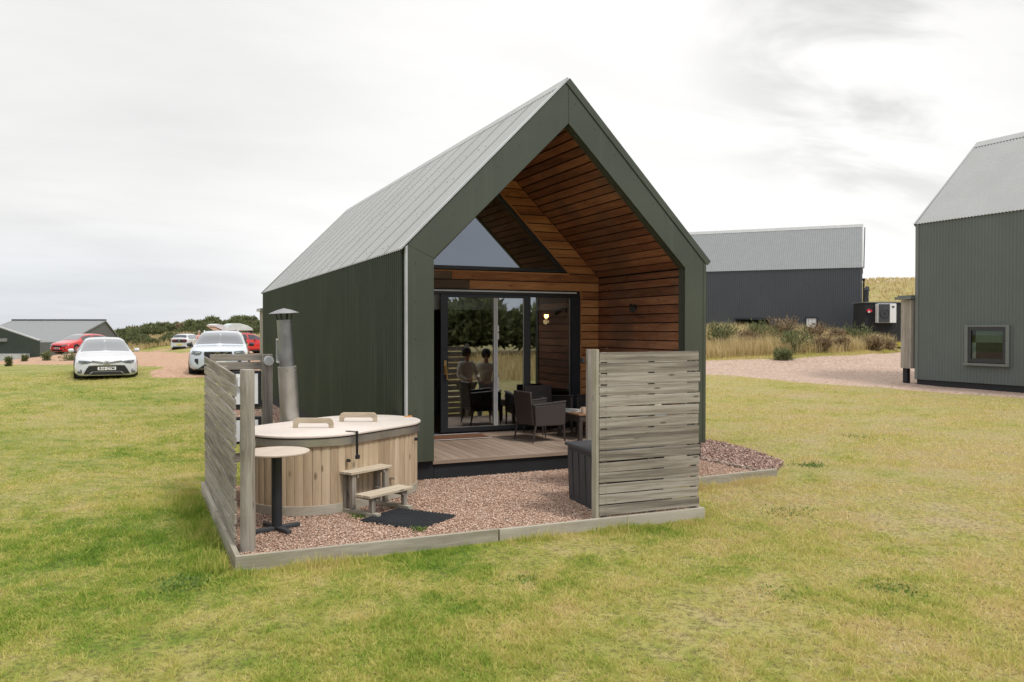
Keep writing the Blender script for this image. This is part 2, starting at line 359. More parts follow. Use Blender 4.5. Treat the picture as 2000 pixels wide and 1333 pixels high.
def axisgrid(a, b_, d, far):
    g = list(np.arange(a, b_+1e-6, d)); s = d; lo, hi = [a], [b_]
    while hi[-1] < far: s *= 1.18; hi.append(hi[-1]+s)
    s = d
    while lo[-1] > -far: s *= 1.18; lo.append(lo[-1]-s)
    return np.array(lo[:0:-1]+g+hi[1:])
gx, gy = axisgrid(-14, 24, .25, 2200), axisgrid(-9, 26, .25, 2200)
XX, YY = np.meshgrid(gx, gy, indexing='ij'); ZZ = hgt(XX, YY)
rr = np.hypot(XX, YY); ZZ = np.where(rr > 600, np.minimum(ZZ, -14), ZZ)
ZZ += (np.sin(XX*1.3+np.cos(YY*.9)*2)*np.cos(YY*1.1+XX*.3))*.012*(rr < 60)
# keep it just below the yard, the cabin and its deck
inpad = ((XX > -2.3) & (XX < 2.4) & (YY > -3.0) & (YY < .6)) | ((XX > -1.2) & (XX < 4.8) & (YY > -1.45) & (YY < 14.2)) | ((XX > 4.7) & (XX < 5.9) & (YY > 0) & (YY < 14))
ZZ = np.where(inpad, np.minimum(ZZ, -.09), ZZ)
nx, ny = len(gx), len(gy); idx = np.arange(nx*ny).reshape(nx, ny)
F = np.stack([idx[:-1, :-1], idx[1:, :-1], idx[1:, 1:], idx[:-1, 1:]], -1).reshape(-1, 4)
g_ = npmesh('ground', np.stack([XX, YY, ZZ], -1).reshape(-1, 3), F, M['lawn'], smooth=True); tag(g_, 'patchy green and straw coloured lawn around the cabin', 'lawn', kind='structure')

# yard gravel sheet
def inpoly(x, y, poly):
    x = np.asarray(x); y = np.asarray(y); r_ = np.zeros(x.shape, bool); n = len(poly)
    for i in range(n):
        x1, y1 = poly[i]; x2, y2 = poly[(i+1) % n]
        c = ((y1 > y) != (y2 > y)) & (x < (x2-x1)*(y-y1)/((y2-y1) if y2 != y1 else 1e-9)+x1); r_ ^= c
    return r_
YARD = [(-2.36, -3.02), (2.47, -3.06), (2.47, -1.62), (4.98, -1.43), (5.75, -.8), (6.1, .1), (6.3, 1.2), (6.2, 2.4), (5.95, 14.6), (-1.35, 14.6), (-1.35, .62), (-2.42, .62)]
def sheet(name, poly, z, mat, kind='structure', th=.3):
    mb = MB(); mb.prism(poly, 'z', z-th, z); return tag(mb.build(name, mat), kind=kind)
sheet('gravel_yard', YARD, -.012, M['gravel_base'], th=.06)
def stones(name, n, fn, smin, smax, mat, flat=.6, z0=0.):
    P = fn(n); n = len(P)
    O = np.array([(1, 0, 0), (-1, 0, 0), (0, 1, 0), (0, -1, 0), (0, 0, 1), (0, 0, -1)], float)
    T = np.array([(0, 2, 4), (2, 1, 4), (1, 3, 4), (3, 0, 4), (2, 0, 5), (1, 2, 5), (3, 1, 5), (0, 3, 5)])
    S = rng.uniform(smin, smax, (n, 1, 1)); V = O[None]*rng.uniform(.55, 1.2, (n, 6, 1))*S; V[..., 2] *= flat; V += rng.normal(0, .16, V.shape)*S
    a = rng.uniform(0, 6.28, n); t = rng.normal(0, .35, n); ca, sa, ct, st = np.cos(a)[:, None], np.sin(a)[:, None], np.cos(t)[:, None], np.sin(t)[:, None]
    y = V[..., 1]*ct-V[..., 2]*st; z = V[..., 1]*st+V[..., 2]*ct; x = V[..., 0]*ca-y*sa; y = V[..., 0]*sa+y*ca
    V = np.stack([x, y, z], -1)+P[:, None, :]
    F_ = (T[None]+np.arange(n)[:, None, None]*6).reshape(-1, 3)
    return tag(npmesh(name, V.reshape(-1, 3), F_, mat), kind='stuff')
def yardpts(n):
    x = rng.uniform(-2.36, 2.47, n*2); y = rng.uniform(-3.03, .65, n*2); k = inpoly(x, y, YARD) & ~((x > .38) & (y > 0)) & ~((x > 0) & (y > .02))
    x, y = x[k][:n], y[k][:n]; return np.stack([x, y, rng.uniform(-.012, .004, len(x))], -1)
st_ = stones('gravel', 62000, yardpts, .007, .0135, M['chips']); tag(st_, 'pink crushed gravel covering the yard in front of the deck', 'gravel')
def tailpts(n):
    x = rng.uniform(2.3, 6.4, n*3); y = rng.uniform(-1.65, 3.2, n*3)
    line = (x-4.9)*(0.05+1.35)-(y+1.35)*(4.79-4.9)
    k = inpoly(x, y, YARD) & ~((x < 4.9) & (y > -.02)) & (x > 4.78+(y+1.35)*-.06); x, y = x[k][:n], y[k][:n]
    return np.stack([x, y, rng.uniform(-.01, .02, len(x))], -1)
tag(stones('large_gravel', 8000, tailpts, .013, .027, M['bigchips']), 'large dark pink stones beside the right cabin wall', 'gravel')
def tail2(n):
    x = rng.uniform(2.4, 4.86, n*2); y = rng.uniform(-1.62, 0.0, n*2); k = inpoly(x, y, YARD) & (x < 4.78+(y+1.35)*-.06); x, y = x[k][:n], y[k][:n]
    return np.stack([x, y, rng.uniform(-.012, .004, len(x))], -1)
tag(stones('gravel', 11000, tail2, .007, .0135, M['chips']), 'pink gravel wedge behind the right screen fence', 'gravel')
def sidepts(n):
    x = rng.uniform(-1.35, -.03, n); y = rng.uniform(.6, 13, n); return np.stack([x, y, rng.uniform(-.01, .01, n)], -1)
tag(stones('gravel', 9000, sidepts, .012, .024, M['chips']), 'gravel strip along the left corrugated wall', 'gravel')

# driveways: strips between two edge lines
def strip(name, A, B, mat, label, n=70, m=40, dz=.035, wob=.25):
    def rs(Pl):
        Pl = np.array(Pl, float); s = np.append(0, np.cumsum(np.linalg.norm(np.diff(Pl, axis=0), axis=1))); t = np.linspace(0, s[-1], n); return np.stack([np.interp(t, s, Pl[:, i]) for i in (0, 1)], -1)
    a, b_ = rs(A), rs(B)
    a += np.stack([np.sin(np.arange(n)*1.7)+np.sin(np.arange(n)*.61+1)], -1)*wob*.3; b_ += np.stack([np.sin(np.arange(n)*1.3)+np.sin(np.arange(n)*.77)], -1)*wob*.3
    t = np.linspace(0, 1, m)[None, :, None]; P = a[:, None]*(1-t)+b_[:, None]*t
    Z = hgt(P[..., 0], P[..., 1])+dz; Z[:, 0] -= .06; Z[:, -1] -= .06
    rr_ = np.hypot(P[..., 0], P[..., 1]); Z += (np.sin(P[..., 0]*1.3+np.cos(P[..., 1]*.9)*2)*np.cos(P[..., 1]*1.1+P[..., 0]*.3))*.012*(rr_ < 60)
    V = np.concatenate([P, Z[..., None]], -1).reshape(-1, 3); ix = np.arange(n*m).reshape(n, m)
    F_ = np.stack([ix[:-1, :-1], ix[1:, :-1], ix[1:, 1:], ix[:-1, 1:]], -1).reshape(-1, 4)
    return tag(npmesh(name, V, F_, mat, smooth=True), label, kind='structure')
DR_F = [(7.5, 24.5), (13.5, 20.8), (16.7, 17.6), (17.64, 15.2), (17.85, 13.4), (18.3, 11.99), (18.9, 10.45), (19.6, 9.2), (19.9, 7.6), (20.1, 6.2), (20.1, 2.0), (19.8, -3)]
DR_B = [(9, 31), (15, 24.6), (20.0, 22.2), (22.4, 20.7), (25.1, 19.5), (28.1, 19.0), (31.5, 20.1), (35.5, 21.9), (42, 18), (44, 12), (44, 4), (44, -3)]
strip('driveway', DR_F, DR_B, M['drive'], 'pink gravel driveway between the lawn and the grass bank')
DL_A = [(8.0, 17.0), (3, 16.8), (-1.6, 17.5), (-3.1, 17.9), (-3.0, 20.6), (-2.6, 22.4), (-3.4, 26), (-3.7, 28.5), (-6.5, 31), (-9.5, 36), (-11.5, 44), (-12, 49)]
DL_B = [(9.5, 22), (10, 30), (10.5, 45), (9, 60), (7, 70), (3, 75), (0, 78), (-2.5, 79), (-5, 76), (-8, 68), (-10, 62), (-11.5, 56)]
strip('driveway', DL_A, DL_B, M['drive_red'], 'reddish earth car park behind the parked cars', n=60, m=50)

# ------------------------------------------------------------------ grass
def blades(name, P, h, wd, mat, lean=.5, label=None, cat='grass', seg=1, dirbias=(0, 0)):
    n = len(P); a = rng.uniform(0, 6.283, n); ln = np.abs(rng.normal(0, lean, n))*h; b_ = rng.uniform(0, 6.283, n)
    dx, dy = np.cos(a)*wd/2, np.sin(a)*wd/2; tx, ty = np.cos(b_)*ln+dirbias[0]*h, np.sin(b_)*ln+dirbias[1]*h; z = np.zeros(n)
    if seg == 1:
        V = np.stack([P+np.stack([-dx, -dy, z], -1), P+np.stack([dx, dy, z], -1), P+np.stack([tx, ty, h], -1)], 1).reshape(-1, 3)
        F_ = np.arange(3*n).reshape(-1, 3)
    else:
        mx_ = P+np.stack([tx*.35, ty*.35, h*.6], -1)
        V = np.stack([P+np.stack([-dx, -dy, z], -1), P+np.stack([dx, dy, z], -1), mx_+np.stack([dx*.7, dy*.7, z], -1), mx_-np.stack([dx*.7, dy*.7, z], -1), P+np.stack([tx, ty, h*.95], -1)], 1).reshape(-1, 3)
        o = np.arange(n)[:, None]*5; F_ = np.concatenate([o+np.array([[0, 1, 2]]), o+np.array([[0, 2, 3]]), o+np.array([[3, 2, 4]])], 0)
    o = npmesh(name, V, F_, mat); return tag(o, label, cat, kind='stuff')
CAM = np.array([-3.122, -10.47]); FW2 = np.array([math.sin(yaw), math.cos(yaw)])
def keep_lawn(x, y):
    k = ~inpoly(x, y, [(-2.46, -3.10), (2.53, -3.13), (2.53, -1.72), (4.98, -1.52), (5.9, -.8), (6.12, .1), (6.35, 1.2), (6.2, 2.4), (5.95, 14.9), (-1.4, 14.9), (-1.4, .8), (-2.5, .8)])
    k &= ~inpoly(x, y, DR_F+DR_B[::-1]); k &= ~inpoly(x, y, DL_A+DL_B[::-1]); k &= ~((x > 21.9) & (x < 29) & (y > -9) & (y < 12.5))
    return k
def ring(n, r0, r1, half=R(36)):
    u_ = rng.uniform(0, 1, n); r_ = r0*(r1/r0)**u_ ; a = yaw+rng.uniform(-half, half, n)   # log-uniform in distance
    x, y = CAM[0]+r_*np.sin(a), CAM[1]+r_*np.cos(a); return x, y, r_
x, y, r_ = ring(1350000, 3.9, 33, R(41)); 
cl = (np.sin(x*7.1+np.sin(y*5.3)*1.7)+np.sin(y*8.7+np.cos(x*6.1)*1.3))*.25+(np.sin(x*2.3+1)*np.cos(y*2.9+.5))*.25
k = keep_lawn(x, y) & (rng.uniform(0, 1, len(x)) < .72+.45*cl)
x, y, r_, cl = x[k], y[k], r_[k], cl[k]
h = rng.gamma(4, .0042, len(x))*(1+.6*cl)+.007
h = np.minimum(h*(1+.5*np.sin(x*23+np.sin(y*19)*2)*np.sin(y*21+x*3)), .09)
wd = .0038+.0007*r_
P = np.stack([x, y, hgt(x, y)-.004], -1)
blades('grass', P, h, wd, M['blade'], lean=1.15, label='short mown grass blades of the lawn')
# longer growth against the timber edging and the fences
def along(a, b_, n, s):
    t = rng.uniform(0, 1, n); return a[0]+(b_[0]-a[0])*t+s[0]*np.abs(rng.normal(0, 1, n)), a[1]+(b_[1]-a[1])*t+s[1]*np.abs(rng.normal(0, 1, n))
PX, PY, HH = [], [], []
for a, b_, n, s, hh in (((-2.46, -3.12), (2.5, -3.14), 9000, (0, -.10), .05), ((-2.5, -3.1), (-2.55, .8), 9000, (-.13, 0), .06), ((2.56, -3.1), (2.56, -1.75), 1800, (.1, 0), .07), ((2.6, -1.75), (5.0, -1.55), 2600, (0, -.09), .06), ((5.1, -1.5), (6.4, 1.5), 1800, (.1, -.03), .05), ((6.4, 1.5), (6.1, 12), 2500, (.1, 0), .05)):
    x, y = along(a, b_, n, s); f = .45+.9*np.abs(np.sin(x*3.1+.4)*np.cos(y*2.3+x)); PX.append(x); PY.append(y); HH.append(rng.gamma(5, hh/5, len(x))*f)
x, y, h = np.concatenate(PX), np.concatenate(PY), np.concatenate(HH); k = keep_lawn(x, y); x, y, h = x[k], y[k], h[k]
blades('edge_grass', np.stack([x, y, hgt(x, y)-.005], -1), h, .007, M['blade'], lean=.45, label='longer grass growing against the timber edging', seg=2)
# weeds and clumps in the lawn
def clumpmat(name, stops, trans=.3):
    m_, n, b_ = newmat(name); pos = wpos(n); f = mth('ADD', mth('MULTIPLY', island(n), .6, nt=n), mth('MULTIPLY', tex(n, pos, 1.5, det=4), .45, nt=n), nt=n)
    cc = ramp(n, f, stops); n.links.new(cc, b_.inputs['Base Color']); b_.inputs['Roughness'].default_value = .7; b_.inputs['Specular IOR Level'].default_value = .2
    tr = n.nodes.new('ShaderNodeBsdfTranslucent'); n.links.new(cc, tr.inputs[0]); mx_ = n.nodes.new('ShaderNodeMixShader'); mx_.inputs[0].default_value = trans
    n.links.new(b_.outputs[0], mx_.inputs[1]); n.links.new(tr.outputs[0], mx_.inputs[2]); n.links.new(mx_.outputs[0], n.nodes['Material Output'].inputs[0]); return m_
M['weed'] = clumpmat('weed_leaves', [(.2, (.09, .16, .04)), (.6, (.18, .26, .06)), (.9, (.28, .35, .10))])
M['straw'] = clumpmat('dry_grass', [(.15, (.36, .27, .11)), (.5, (.62, .49, .25)), (.9, (.78, .66, .40))], .4)
M['gorse'] = clumpmat('gorse_green', [(.15, (.06, .07, .03)), (.45, (.14, .16, .065)), (.75, (.22, .24, .11)), (1, (.33, .34, .2))])
M['gorse_b'] = clumpmat('gorse_brown', [(.15, (.10, .07, .04)), (.5, (.25, .18, .105)), (.9, (.42, .32, .2))])
M['bark'] = paint('bark', (.09, .065, .045), .9, var=.4, scale=8)
WX = []
for (x0, y0, r0, n, hh) in ((-2.84, -3.25, .22, 200, .035), (2.4, -5.7, .2, 160, .025), (1.45, -5.45, .16, 120, .025), (3.6, -3.2, .25, 120, .025), (6.1, -1.0, .2, 160, .04), (-.2, -4.3, .14, 80, .025), (9.2, 1.0, .3, 100, .03), (-.62, -2.62, .06, 40, .04), (-1.05, -1.78, .09, 60, .035)):
    WX.append((rng.normal(x0, r0*.6, n), rng.normal(y0, r0*.6, n), rng.uniform(.5, 1.2, n)*hh))
x, y, h = [np.concatenate([q[i] for q in WX]) for i in range(3)]
blades('weeds', np.stack([x, y, np.where(inpoly(x, y, YARD), 0, hgt(x, y))], -1), h, .02, M['weed'], lean=1.2, label='dark green weed rosettes dotted over lawn and gravel', cat='weeds', seg=2)

# ------------------------------------------------------------------ corrugated buildings
def corr(name, O, U, V, width, top, mat, parent, pitch=.1, amp=.014, seg=6, th=.004, bot=None):
    """corrugated sheet: waves run along V. top: length or function(u)->length; bot function(u)->start"""
    O, U, V = Vector(O), Vector(U).normalized(), Vector(V).normalized(); Nn = U.cross(V)
    n = max(2, int(round(width/pitch*seg))); vs = []
    us = list(np.linspace(0, width, n+1)); ph = random.uniform(0, 6)
    for u_ in us:
        hh = amp*math.sin(2*math.pi*u_/pitch+ph); tp = top(u_) if callable(top) else top; bt = bot(u_) if bot else 0
        p = O+U*u_+Nn*hh; vs += [p+V*bt, p+V*tp]
    q = [p-Nn*th for p in vs]; k = len(vs); al = vs+q
    fs = [(2*i, 2*i+2, 2*i+3, 2*i+1) for i in range(n)]+[(k+2*i+1, k+2*i+3, k+2*i+2, k+2*i) for i in range(n)]
    K = 2*k; al = al+al      # edge faces keep vertices of their own so that the sheet shades as a straight corrugated plane
    fs += [tuple(K+j for j in f) for f in [(2*i+1, 2*i+3, k+2*i+3, k+2*i+1) for i in range(n)]+[(2*i+2, 2*i, k+2*i, k+2*i+2) for i in range(n)]+[(0, 1, k+1, k), (2*n+1, 2*n, k+2*n, k+2*n+1)]]
    mb = MB(); mb.v = [tuple(p) for p in al]; mb.f = fs; mb.uv = [[(al[i].x, al[i].z) for i in f] for f in fs]
    o = mb.build(name, mat, parent); me = o.data
    for p in me.polygons: p.use_smooth = p.index < 2*n
    return o
def ridgecap(P, W_, y0, y1, H_, RZ, mat, wd=.22, lift=.03, th=.012):
    k = (RZ-H_)/(W_/2); c = W_/2; mb = MB(); ln = math.hypot(1, k); a = wd/ln
    mb.prism([(c, RZ+lift+.01), (c+a, RZ-k*a+lift), (c+a, RZ-k*a+lift-th), (c, RZ+lift-th), (c-a, RZ-k*a+lift-th), (c-a, RZ-k*a+lift)], 'y', y0, y1)
    return mb.build('ridge_cap', mat, P)
def roofs(P, W_, y0, y1, H_, RZ, mat, pitch=.1, amp=.012, over=.07, lift=.012):
    k = (RZ-H_)/(W_/2); sl = math.hypot(W_/2, RZ-H_); ox = over/math.hypot(1, k)
    d = Vector((1, 0, k)).normalized()
    O1 = Vector((0, y1, H_+lift))-d*over; O2 = Vector((W_, y0, H_+lift))-Vector((-d.x, 0, d.z))*over
    corr('roof', O1, (0, -1, 0), d, y1-y0, sl+over-.01, mat, P, pitch, amp)
    corr('roof', O2, (0, 1, 0), (-d.x, 0, d.z), y1-y0, sl+over-.01, mat, P, pitch, amp)
def verge(P, W_, y, H_, RZ, mat, side, wd=.1, lift=.035, over=.08, front=-1, name='verge_flashing', drop=.12):
    """L shaped metal strip capping the roof edge at gable y; side 0 left 1 right"""
    k = (RZ-H_)/(W_/2); d = Vector((1, 0, k)).normalized(); nrm = Vector((-k, 0, 1)).normalized()
    mb = MB()
    a = Vector((0, y, H_))-d*over+nrm*lift; b_ = Vector((W_/2, y, RZ))+nrm*lift*.6
    if side: a.x, b_.x = W_-a.x, W_-b_.x; nrm.x *= -1; d.x *= -1
    yi = y-front*wd
    A = [a, b_]; 
    for (p0, p1) in (((0, 0), (0, -.006)),): pass
    def qd(y0, y1, o0, o1):
        vs = []
        for e in A:
            for yy in (y0, y1):
                for oo in (o0, o1): vs.append(Vector((e.x, yy, e.z))+nrm*oo)
        mb.add(vs, [(0, 1, 3, 2), (4, 6, 7, 5), (0, 4, 5, 1), (2, 3, 7, 6), (0, 2, 6, 4), (1, 5, 7, 3)])
    qd(min(y, yi), max(y, yi), -.006, 0)
    qd(min(y, y+front*.006), max(y, y+front*.006), -drop, .0)
    return mb.build(name, mat, P)

# ---- the main cabin
W_, H_, RZ, LL, T_, KZ, AZ_, D_ = 4.863, 3.118, 5.614, 14.18, .395, 2.967, 4.983, 2.583
cabin = empty('green_cabin', (0, 0, 0), 'dark green corrugated cabin with timber lined recessed porch and pale grey roof', 'cabin')
corr('wall', (-.016, LL, .25), (0, -1, 0), (0, 0, 1), LL-.02, H_-.27, M['green'], cabin, pitch=.098, amp=.028)
corr('wall', (W_+.012, 0.03, .25), (0, 1, 0), (0, 0, 1), LL-.03, H_-.27, M['green'], cabin, pitch=.098, amp=.013)
corr('wall', (W_, LL+.012, .25), (-1, 0, 0), (0, 0, 1), W_, lambda u_: H_-.27+(RZ-H_)/(W_/2)*min(u_, W_-u_), M['green'], cabin, pitch=.098, amp=.013)
roofs(cabin, W_, -.02, LL+.04, H_, RZ, M['roof'], pitch=.098, amp=.009, over=.07)
ridgecap(cabin, W_, -.02, LL+.05, H_, RZ, M['roof2'], wd=.2, lift=.032)
verge(cabin, W_, -.06, H_, RZ, M['trim_light'], 0, wd=.09, drop=.022)
verge(cabin, W_, -.06, H_, RZ, M['green_panel'], 1, wd=.09, drop=.09)
verge(cabin, W_, LL+.06, H_, RZ, M['roof2'], 0, wd=.1, front=1, drop=.05); verge(cabin, W_, LL+.06, H_, RZ, M['roof2'], 1, wd=.1, front=1, drop=.05)
# sheet laps and fixings on the roof
k_ = (RZ-H_)/(W_/2); d_ = Vector((1, 0, k_)).normalized(); n_ = Vector((-k_, 0, 1)).normalized()
mb = MB(); ms = MB()
for i in range(1, 15):
    y = i*.98-.1; a = Vector((-.03, y, H_-.03*k_))+n_*.024; b_ = Vector((2.36, y, H_+2.36*k_))+n_*.024; mb.beam(a, b_, .016, .004, upv=n_)
    for j in range(4):
        s_ = .12+j*.75; p = Vector((s_*.7, y+random.uniform(.15, .3), H_+s_*.7*k_))
        for q in range(2):
            pp = p+Vector((0, q*.29, 0)); ms.tube(pp+n_*.01, pp+n_*.026, .005, .003, n=6)
mb.build('sheet_lap', M['roof2'], cabin); tag(ms.build('roof_screws', M['black'], cabin), kind='stuff')
# front fascia panels
fk = (RZ-H_)/(W_/2)
def fasc(poly, mat=M['green_panel'], y0=-.05, y1=.0, nm='fascia'): 
    mb = MB(); mb.prism(poly, 'y', y0, y1); return mb.build(nm, mat, cabin, bevel=.003)
g = .0015
c = W_/2
fasc([(.032, .25), (.032, H_+.032*fk-.01), (T_, KZ), (T_, .25)])
fasc([(W_-.055, .25), (T_+W_-2*T_, .25), (W_-T_, KZ), (W_-.055, H_+.055*fk-.01)])
fasc([(.032, H_+.032*fk-.008), (c-g, RZ-.012), (c-g, AZ_), (T_, KZ+.004)])
fasc([(W_-.055, H_+.055*fk-.008), (W_-T_, KZ+.004), (c+g, AZ_), (c+g, RZ-.012)])
fasc([(0.0, .25), (0, H_-.01), (.03, H_+.03*fk-.012), (.03, .25)], M['trim_light'], -.056, .02, 'corner_trim')
fasc([(W_, .25), (W_-.053, .25), (W_-.053, H_+.053*fk-.012), (W_, H_-.01)], M['green_panel'], -.056, .02, 'corner_trim')
# reveal returns inside the opening
mb = MB(); mb.box2((W_-T_-.012, .0, .25), (W_-T_+.004, .10, KZ)); mb.build('reveal_trim', M['green_panel'], cabin); mb = MB(); mb.box2((T_-.004, .0, .25), (T_+.012, .10, KZ)); mb.build('reveal_trim', M['green_panel'], cabin)
for (a, b_) in (((W_-T_-.006, KZ), (c, AZ_-.008)), ((T_+.006, KZ), (c, AZ_-.008))): mb = MB(); mb.beam((a[0], .05, a[1]), (b_[0], .05, b_[1]), .10, .012, upv=(0, 0, 1)); mb.build('reveal_trim', M['green_panel'], cabin)
ms = MB()
for z in (.5, .95, 1.4, 1.9, 2.4, 2.9):
    for x in (.14, W_-.03): ms = MB(); ms.tube((x, -.05, z), (x, -.06, z), .008, n=8); ms.build('screw', M['green_panel'], cabin)
for t in np.linspace(.08, .95, 7):
    for s_ in (0, 1):
        x = .16+t*(c-.16); z = H_+x*fk-.22; x = W_-x if s_ else x; ms = MB(); ms.tube((x, -.05, z), (x, -.058, z), .006, n=8); ms.build('screw', M['green_panel'], cabin)
# plinths
mb = MB(); mb.box2((.02, .03, -.15), (.05+T_-.03, .3, .25)); mb.box2((W_-T_, .03, -.15), (W_-.03, .3, .25)); mb.box2((.02, .31, -.15), (.06, LL-.02, .25)); mb.box2((W_-.06, .31, -.15), (W_-.02, LL-.02, .25)); mb.box2((.07, LL-.06, -.15), (W_-.07, LL-.02, .25))
mb.build('plinth', M['dark'], cabin)
mb = MB(); mb.box2((T_+.03, .04, -.15), (W_-T_-.02, .08, .195)); mb.build('deck_plinth', M['dark'], cabin)
mb = MB(); mb.box2((T_+.002, .0, .197), (W_-T_-.002, .025, .252)); mb.build('deck_edge', M['deck'], cabin, bevel=.004)
mb = MB(); x = T_+.012
while x < W_-T_-.03: mb.box2((x, .028, .222), (min(x+.138, W_-T_-.008), D_-.01, .25)); x += .144
mb.build('deck_boards', M['deck'], cabin, bevel=.003)
mb = MB(); mb.box2((T_, .1, .19), (W_-T_, D_, .215)); mb.build('deck_joists', M['dark'], cabin)
# structural shell behind the cladding
mb = MB(); mb.box2((.03, .02, .26), (T_-.03, D_+.1, H_-.03)); mb.box2((W_-T_+.03, .02, .26), (W_-.03, D_+.1, H_-.03))
mb.prism([(.1, H_-.05), (c, RZ-.12), (c, AZ_+.05), (T_-.02, KZ+.05)], 'y', .03, D_+.1); mb.prism([(W_-.1, H_-.05), (W_-T_+.02, KZ+.05), (c, AZ_+.05), (c, RZ-.12)], 'y', .03, D_+.1)
mb.build('wall_core', M['dark'], cabin)
# side cladding of the recess: horizontal boards running back
rows = [(.25+i*.1447, .25+(i+1)*.1447) for i in range(17)]+[(2.71, 2.84), (2.845, 2.96)]
for sgn, x in ((1, W_-T_), (-1, T_)):
    mb = MB()
    for (z0, z1) in rows:
        x0, x1 = sorted((x, x+sgn*.02)); j = random.uniform(0, .003); mb.box2((x0+j, .10, z0+.008), (x1+j, D_-.001, z1-.008))
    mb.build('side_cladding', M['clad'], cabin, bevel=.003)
sl = math.hypot(c-T_, AZ_-KZ); nb = int(sl/.146); dd = Vector((c-T_, 0, AZ_-KZ)).normalized(); nn = Vector((-dd.z, 0, dd.x))
for s_ in (0, 1):
    mb = MB()
    for i in range(nb+1):
        a0, a1 = .004+i*.146+.008, min((i+1)*.146-.008, sl-.012)
        if a1-a0 < .03: continue
        p = Vector((T_, 0, KZ))+dd*((a0+a1)/2)+nn*.011; ctr = Vector((p.x, (.10+D_)/2, p.z)); dx, dn = dd.copy(), nn.copy()
        if s_: ctr.x = W_-ctr.x; dx.x *= -1; dn.x *= -1
        mb.box(ctr, (a1-a0, D_-.10, .02), Matrix((dx, Vector((0, 1, 0)), dn)).transposed() if not s_ else Matrix((-dx, Vector((0, 1, 0)), dn)).transposed())
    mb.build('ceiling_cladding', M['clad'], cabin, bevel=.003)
# back wall cladding with the two openings
DX0, DX1 = .78, 4.075; TX0, TX1, TZ = 1.05, 3.813, 3.045; TAP = (TX1-TX0)/2
def lim(z):
    e = max(0, (z-KZ)/.99); return T_+e+.004, W_-T_-e-.004
hi, gr_ = MB(), MB(); back = MB()
zr = [(.25+i*.1447, .25+(i+1)*.1447) for i in range(17)]+[(2.71, 2.87), (2.87, TZ-.02)]
z = TZ-.02
while z < 4.93: zr.append((z, min(z+.146, 4.96))); z += .146
for n_r, (z0, z1) in enumerate(zr):
    def seg(z):
        a, b_ = lim(z); 
        return a, b_
    def opening(z):
        if z < 2.7101: return DX0, DX1
        if z >= TZ-.021:
            e = z-TZ; 
            if e < TAP: return TX0+max(e, -.02), TX1-max(e, -.02)
            return (c, c)
        return None
    zz0, zz1 = z0+.008, z1-.008; a0, b0 = seg(zz0); a1, b1 = seg(zz1); mid = (z0+z1)/2; om = opening(mid)
    def put(m_, xa0, xb0, xa1, xb1, y0=D_, y1=D_+.02, q0=zz0, q1=zz1):
        if xb0-xa0 < .02 and xb1-xa1 < .02: return
        if q0 < KZ < q1:
            P_ = [(xa0, q0), (xb0, q0)]+([(W_-T_-.004, KZ)] if xb0 > 4 else [])+[(xb1, q1), (xa1, q1)]+([(T_+.004, KZ)] if xa0 < .6 else [])
            m_.prism(P_, 'y', y0, y1); return
        m_.prism([(xa0, q0), (max(xb0, xa0+.001), q0), (max(xb1, xa1+.001), q1), (xa1, q1)], 'y', y0, y1)
    if om and om[1]-om[0] > .01:
        o0, o1 = opening(zz0) if mid > 2.71 else om, opening(zz1) if mid > 2.71 else om
        put(hi, a0, o0[0], a1, o1[0]); put(hi, o0[1], b0, o1[1], b1)
        put(back, a0, o0[0], a1, o1[0], D_+.025, D_+.05, z0, z1); put(back, o0[1], b0, o1[1], b1, D_+.025, D_+.05, z0, z1)
    else:
        if 2.7 < z0 < 2.75: put(gr_, a0, 1.92, a1, 1.92); put(hi, 1.925, b0, 1.925, b1)
        elif 2.8 < z0 < 2.9: put(gr_, a0, 2.3, a1, 2.3) if False else put(gr_, a0, 1.6, a1, 1.6); put(hi, 1.605, b0, 1.605, b1)
        else: put(hi, a0, b0, a1, b1)
        put(back, a0, b0, a1, b1, D_+.025, D_+.05, z0, z1)
hi.build('back_cladding', M['clad_lit'], cabin, bevel=.003); gr_.build('faded_board', M['clad_gr'], cabin, bevel=.003); back.build('membrane', M['dark'], cabin)
# opening trims
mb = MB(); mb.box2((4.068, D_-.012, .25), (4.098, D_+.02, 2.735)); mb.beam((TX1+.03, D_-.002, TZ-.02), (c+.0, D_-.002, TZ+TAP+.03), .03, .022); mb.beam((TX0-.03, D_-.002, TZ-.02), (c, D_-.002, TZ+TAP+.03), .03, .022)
mb.box2((TX0-.02, D_-.008, TZ-.035), (TX1+.03, D_+.02, TZ-.015)); mb.build('window_trim', M['clad_lit'], cabin)
# gable window
gw = MB(); y0, y1 = D_-.0, D_+.07
def tri(o): return [(TX0+o*2.414, TZ+o), (TX1-o*2.414, TZ+o), (c, TZ+TAP-o*1.414)]
A_, B_ = tri(0), tri(.062)
for i in range(3):
    j = (i+1) % 3; gw.prism([A_[i], A_[j], B_[j], B_[i]], 'y', y0, y1)
fr = gw.build('gable_window', M['anth'], cabin); gp = MB(); gp.prism(tri(.055), 'y', D_+.03, D_+.042); gp.build('pane', M['glass2'], fr)
bh = MB(); bh.prism(tri(.04), 'y', D_+.3, D_+.32); bh.build('dark_lining', M['room'], cabin)
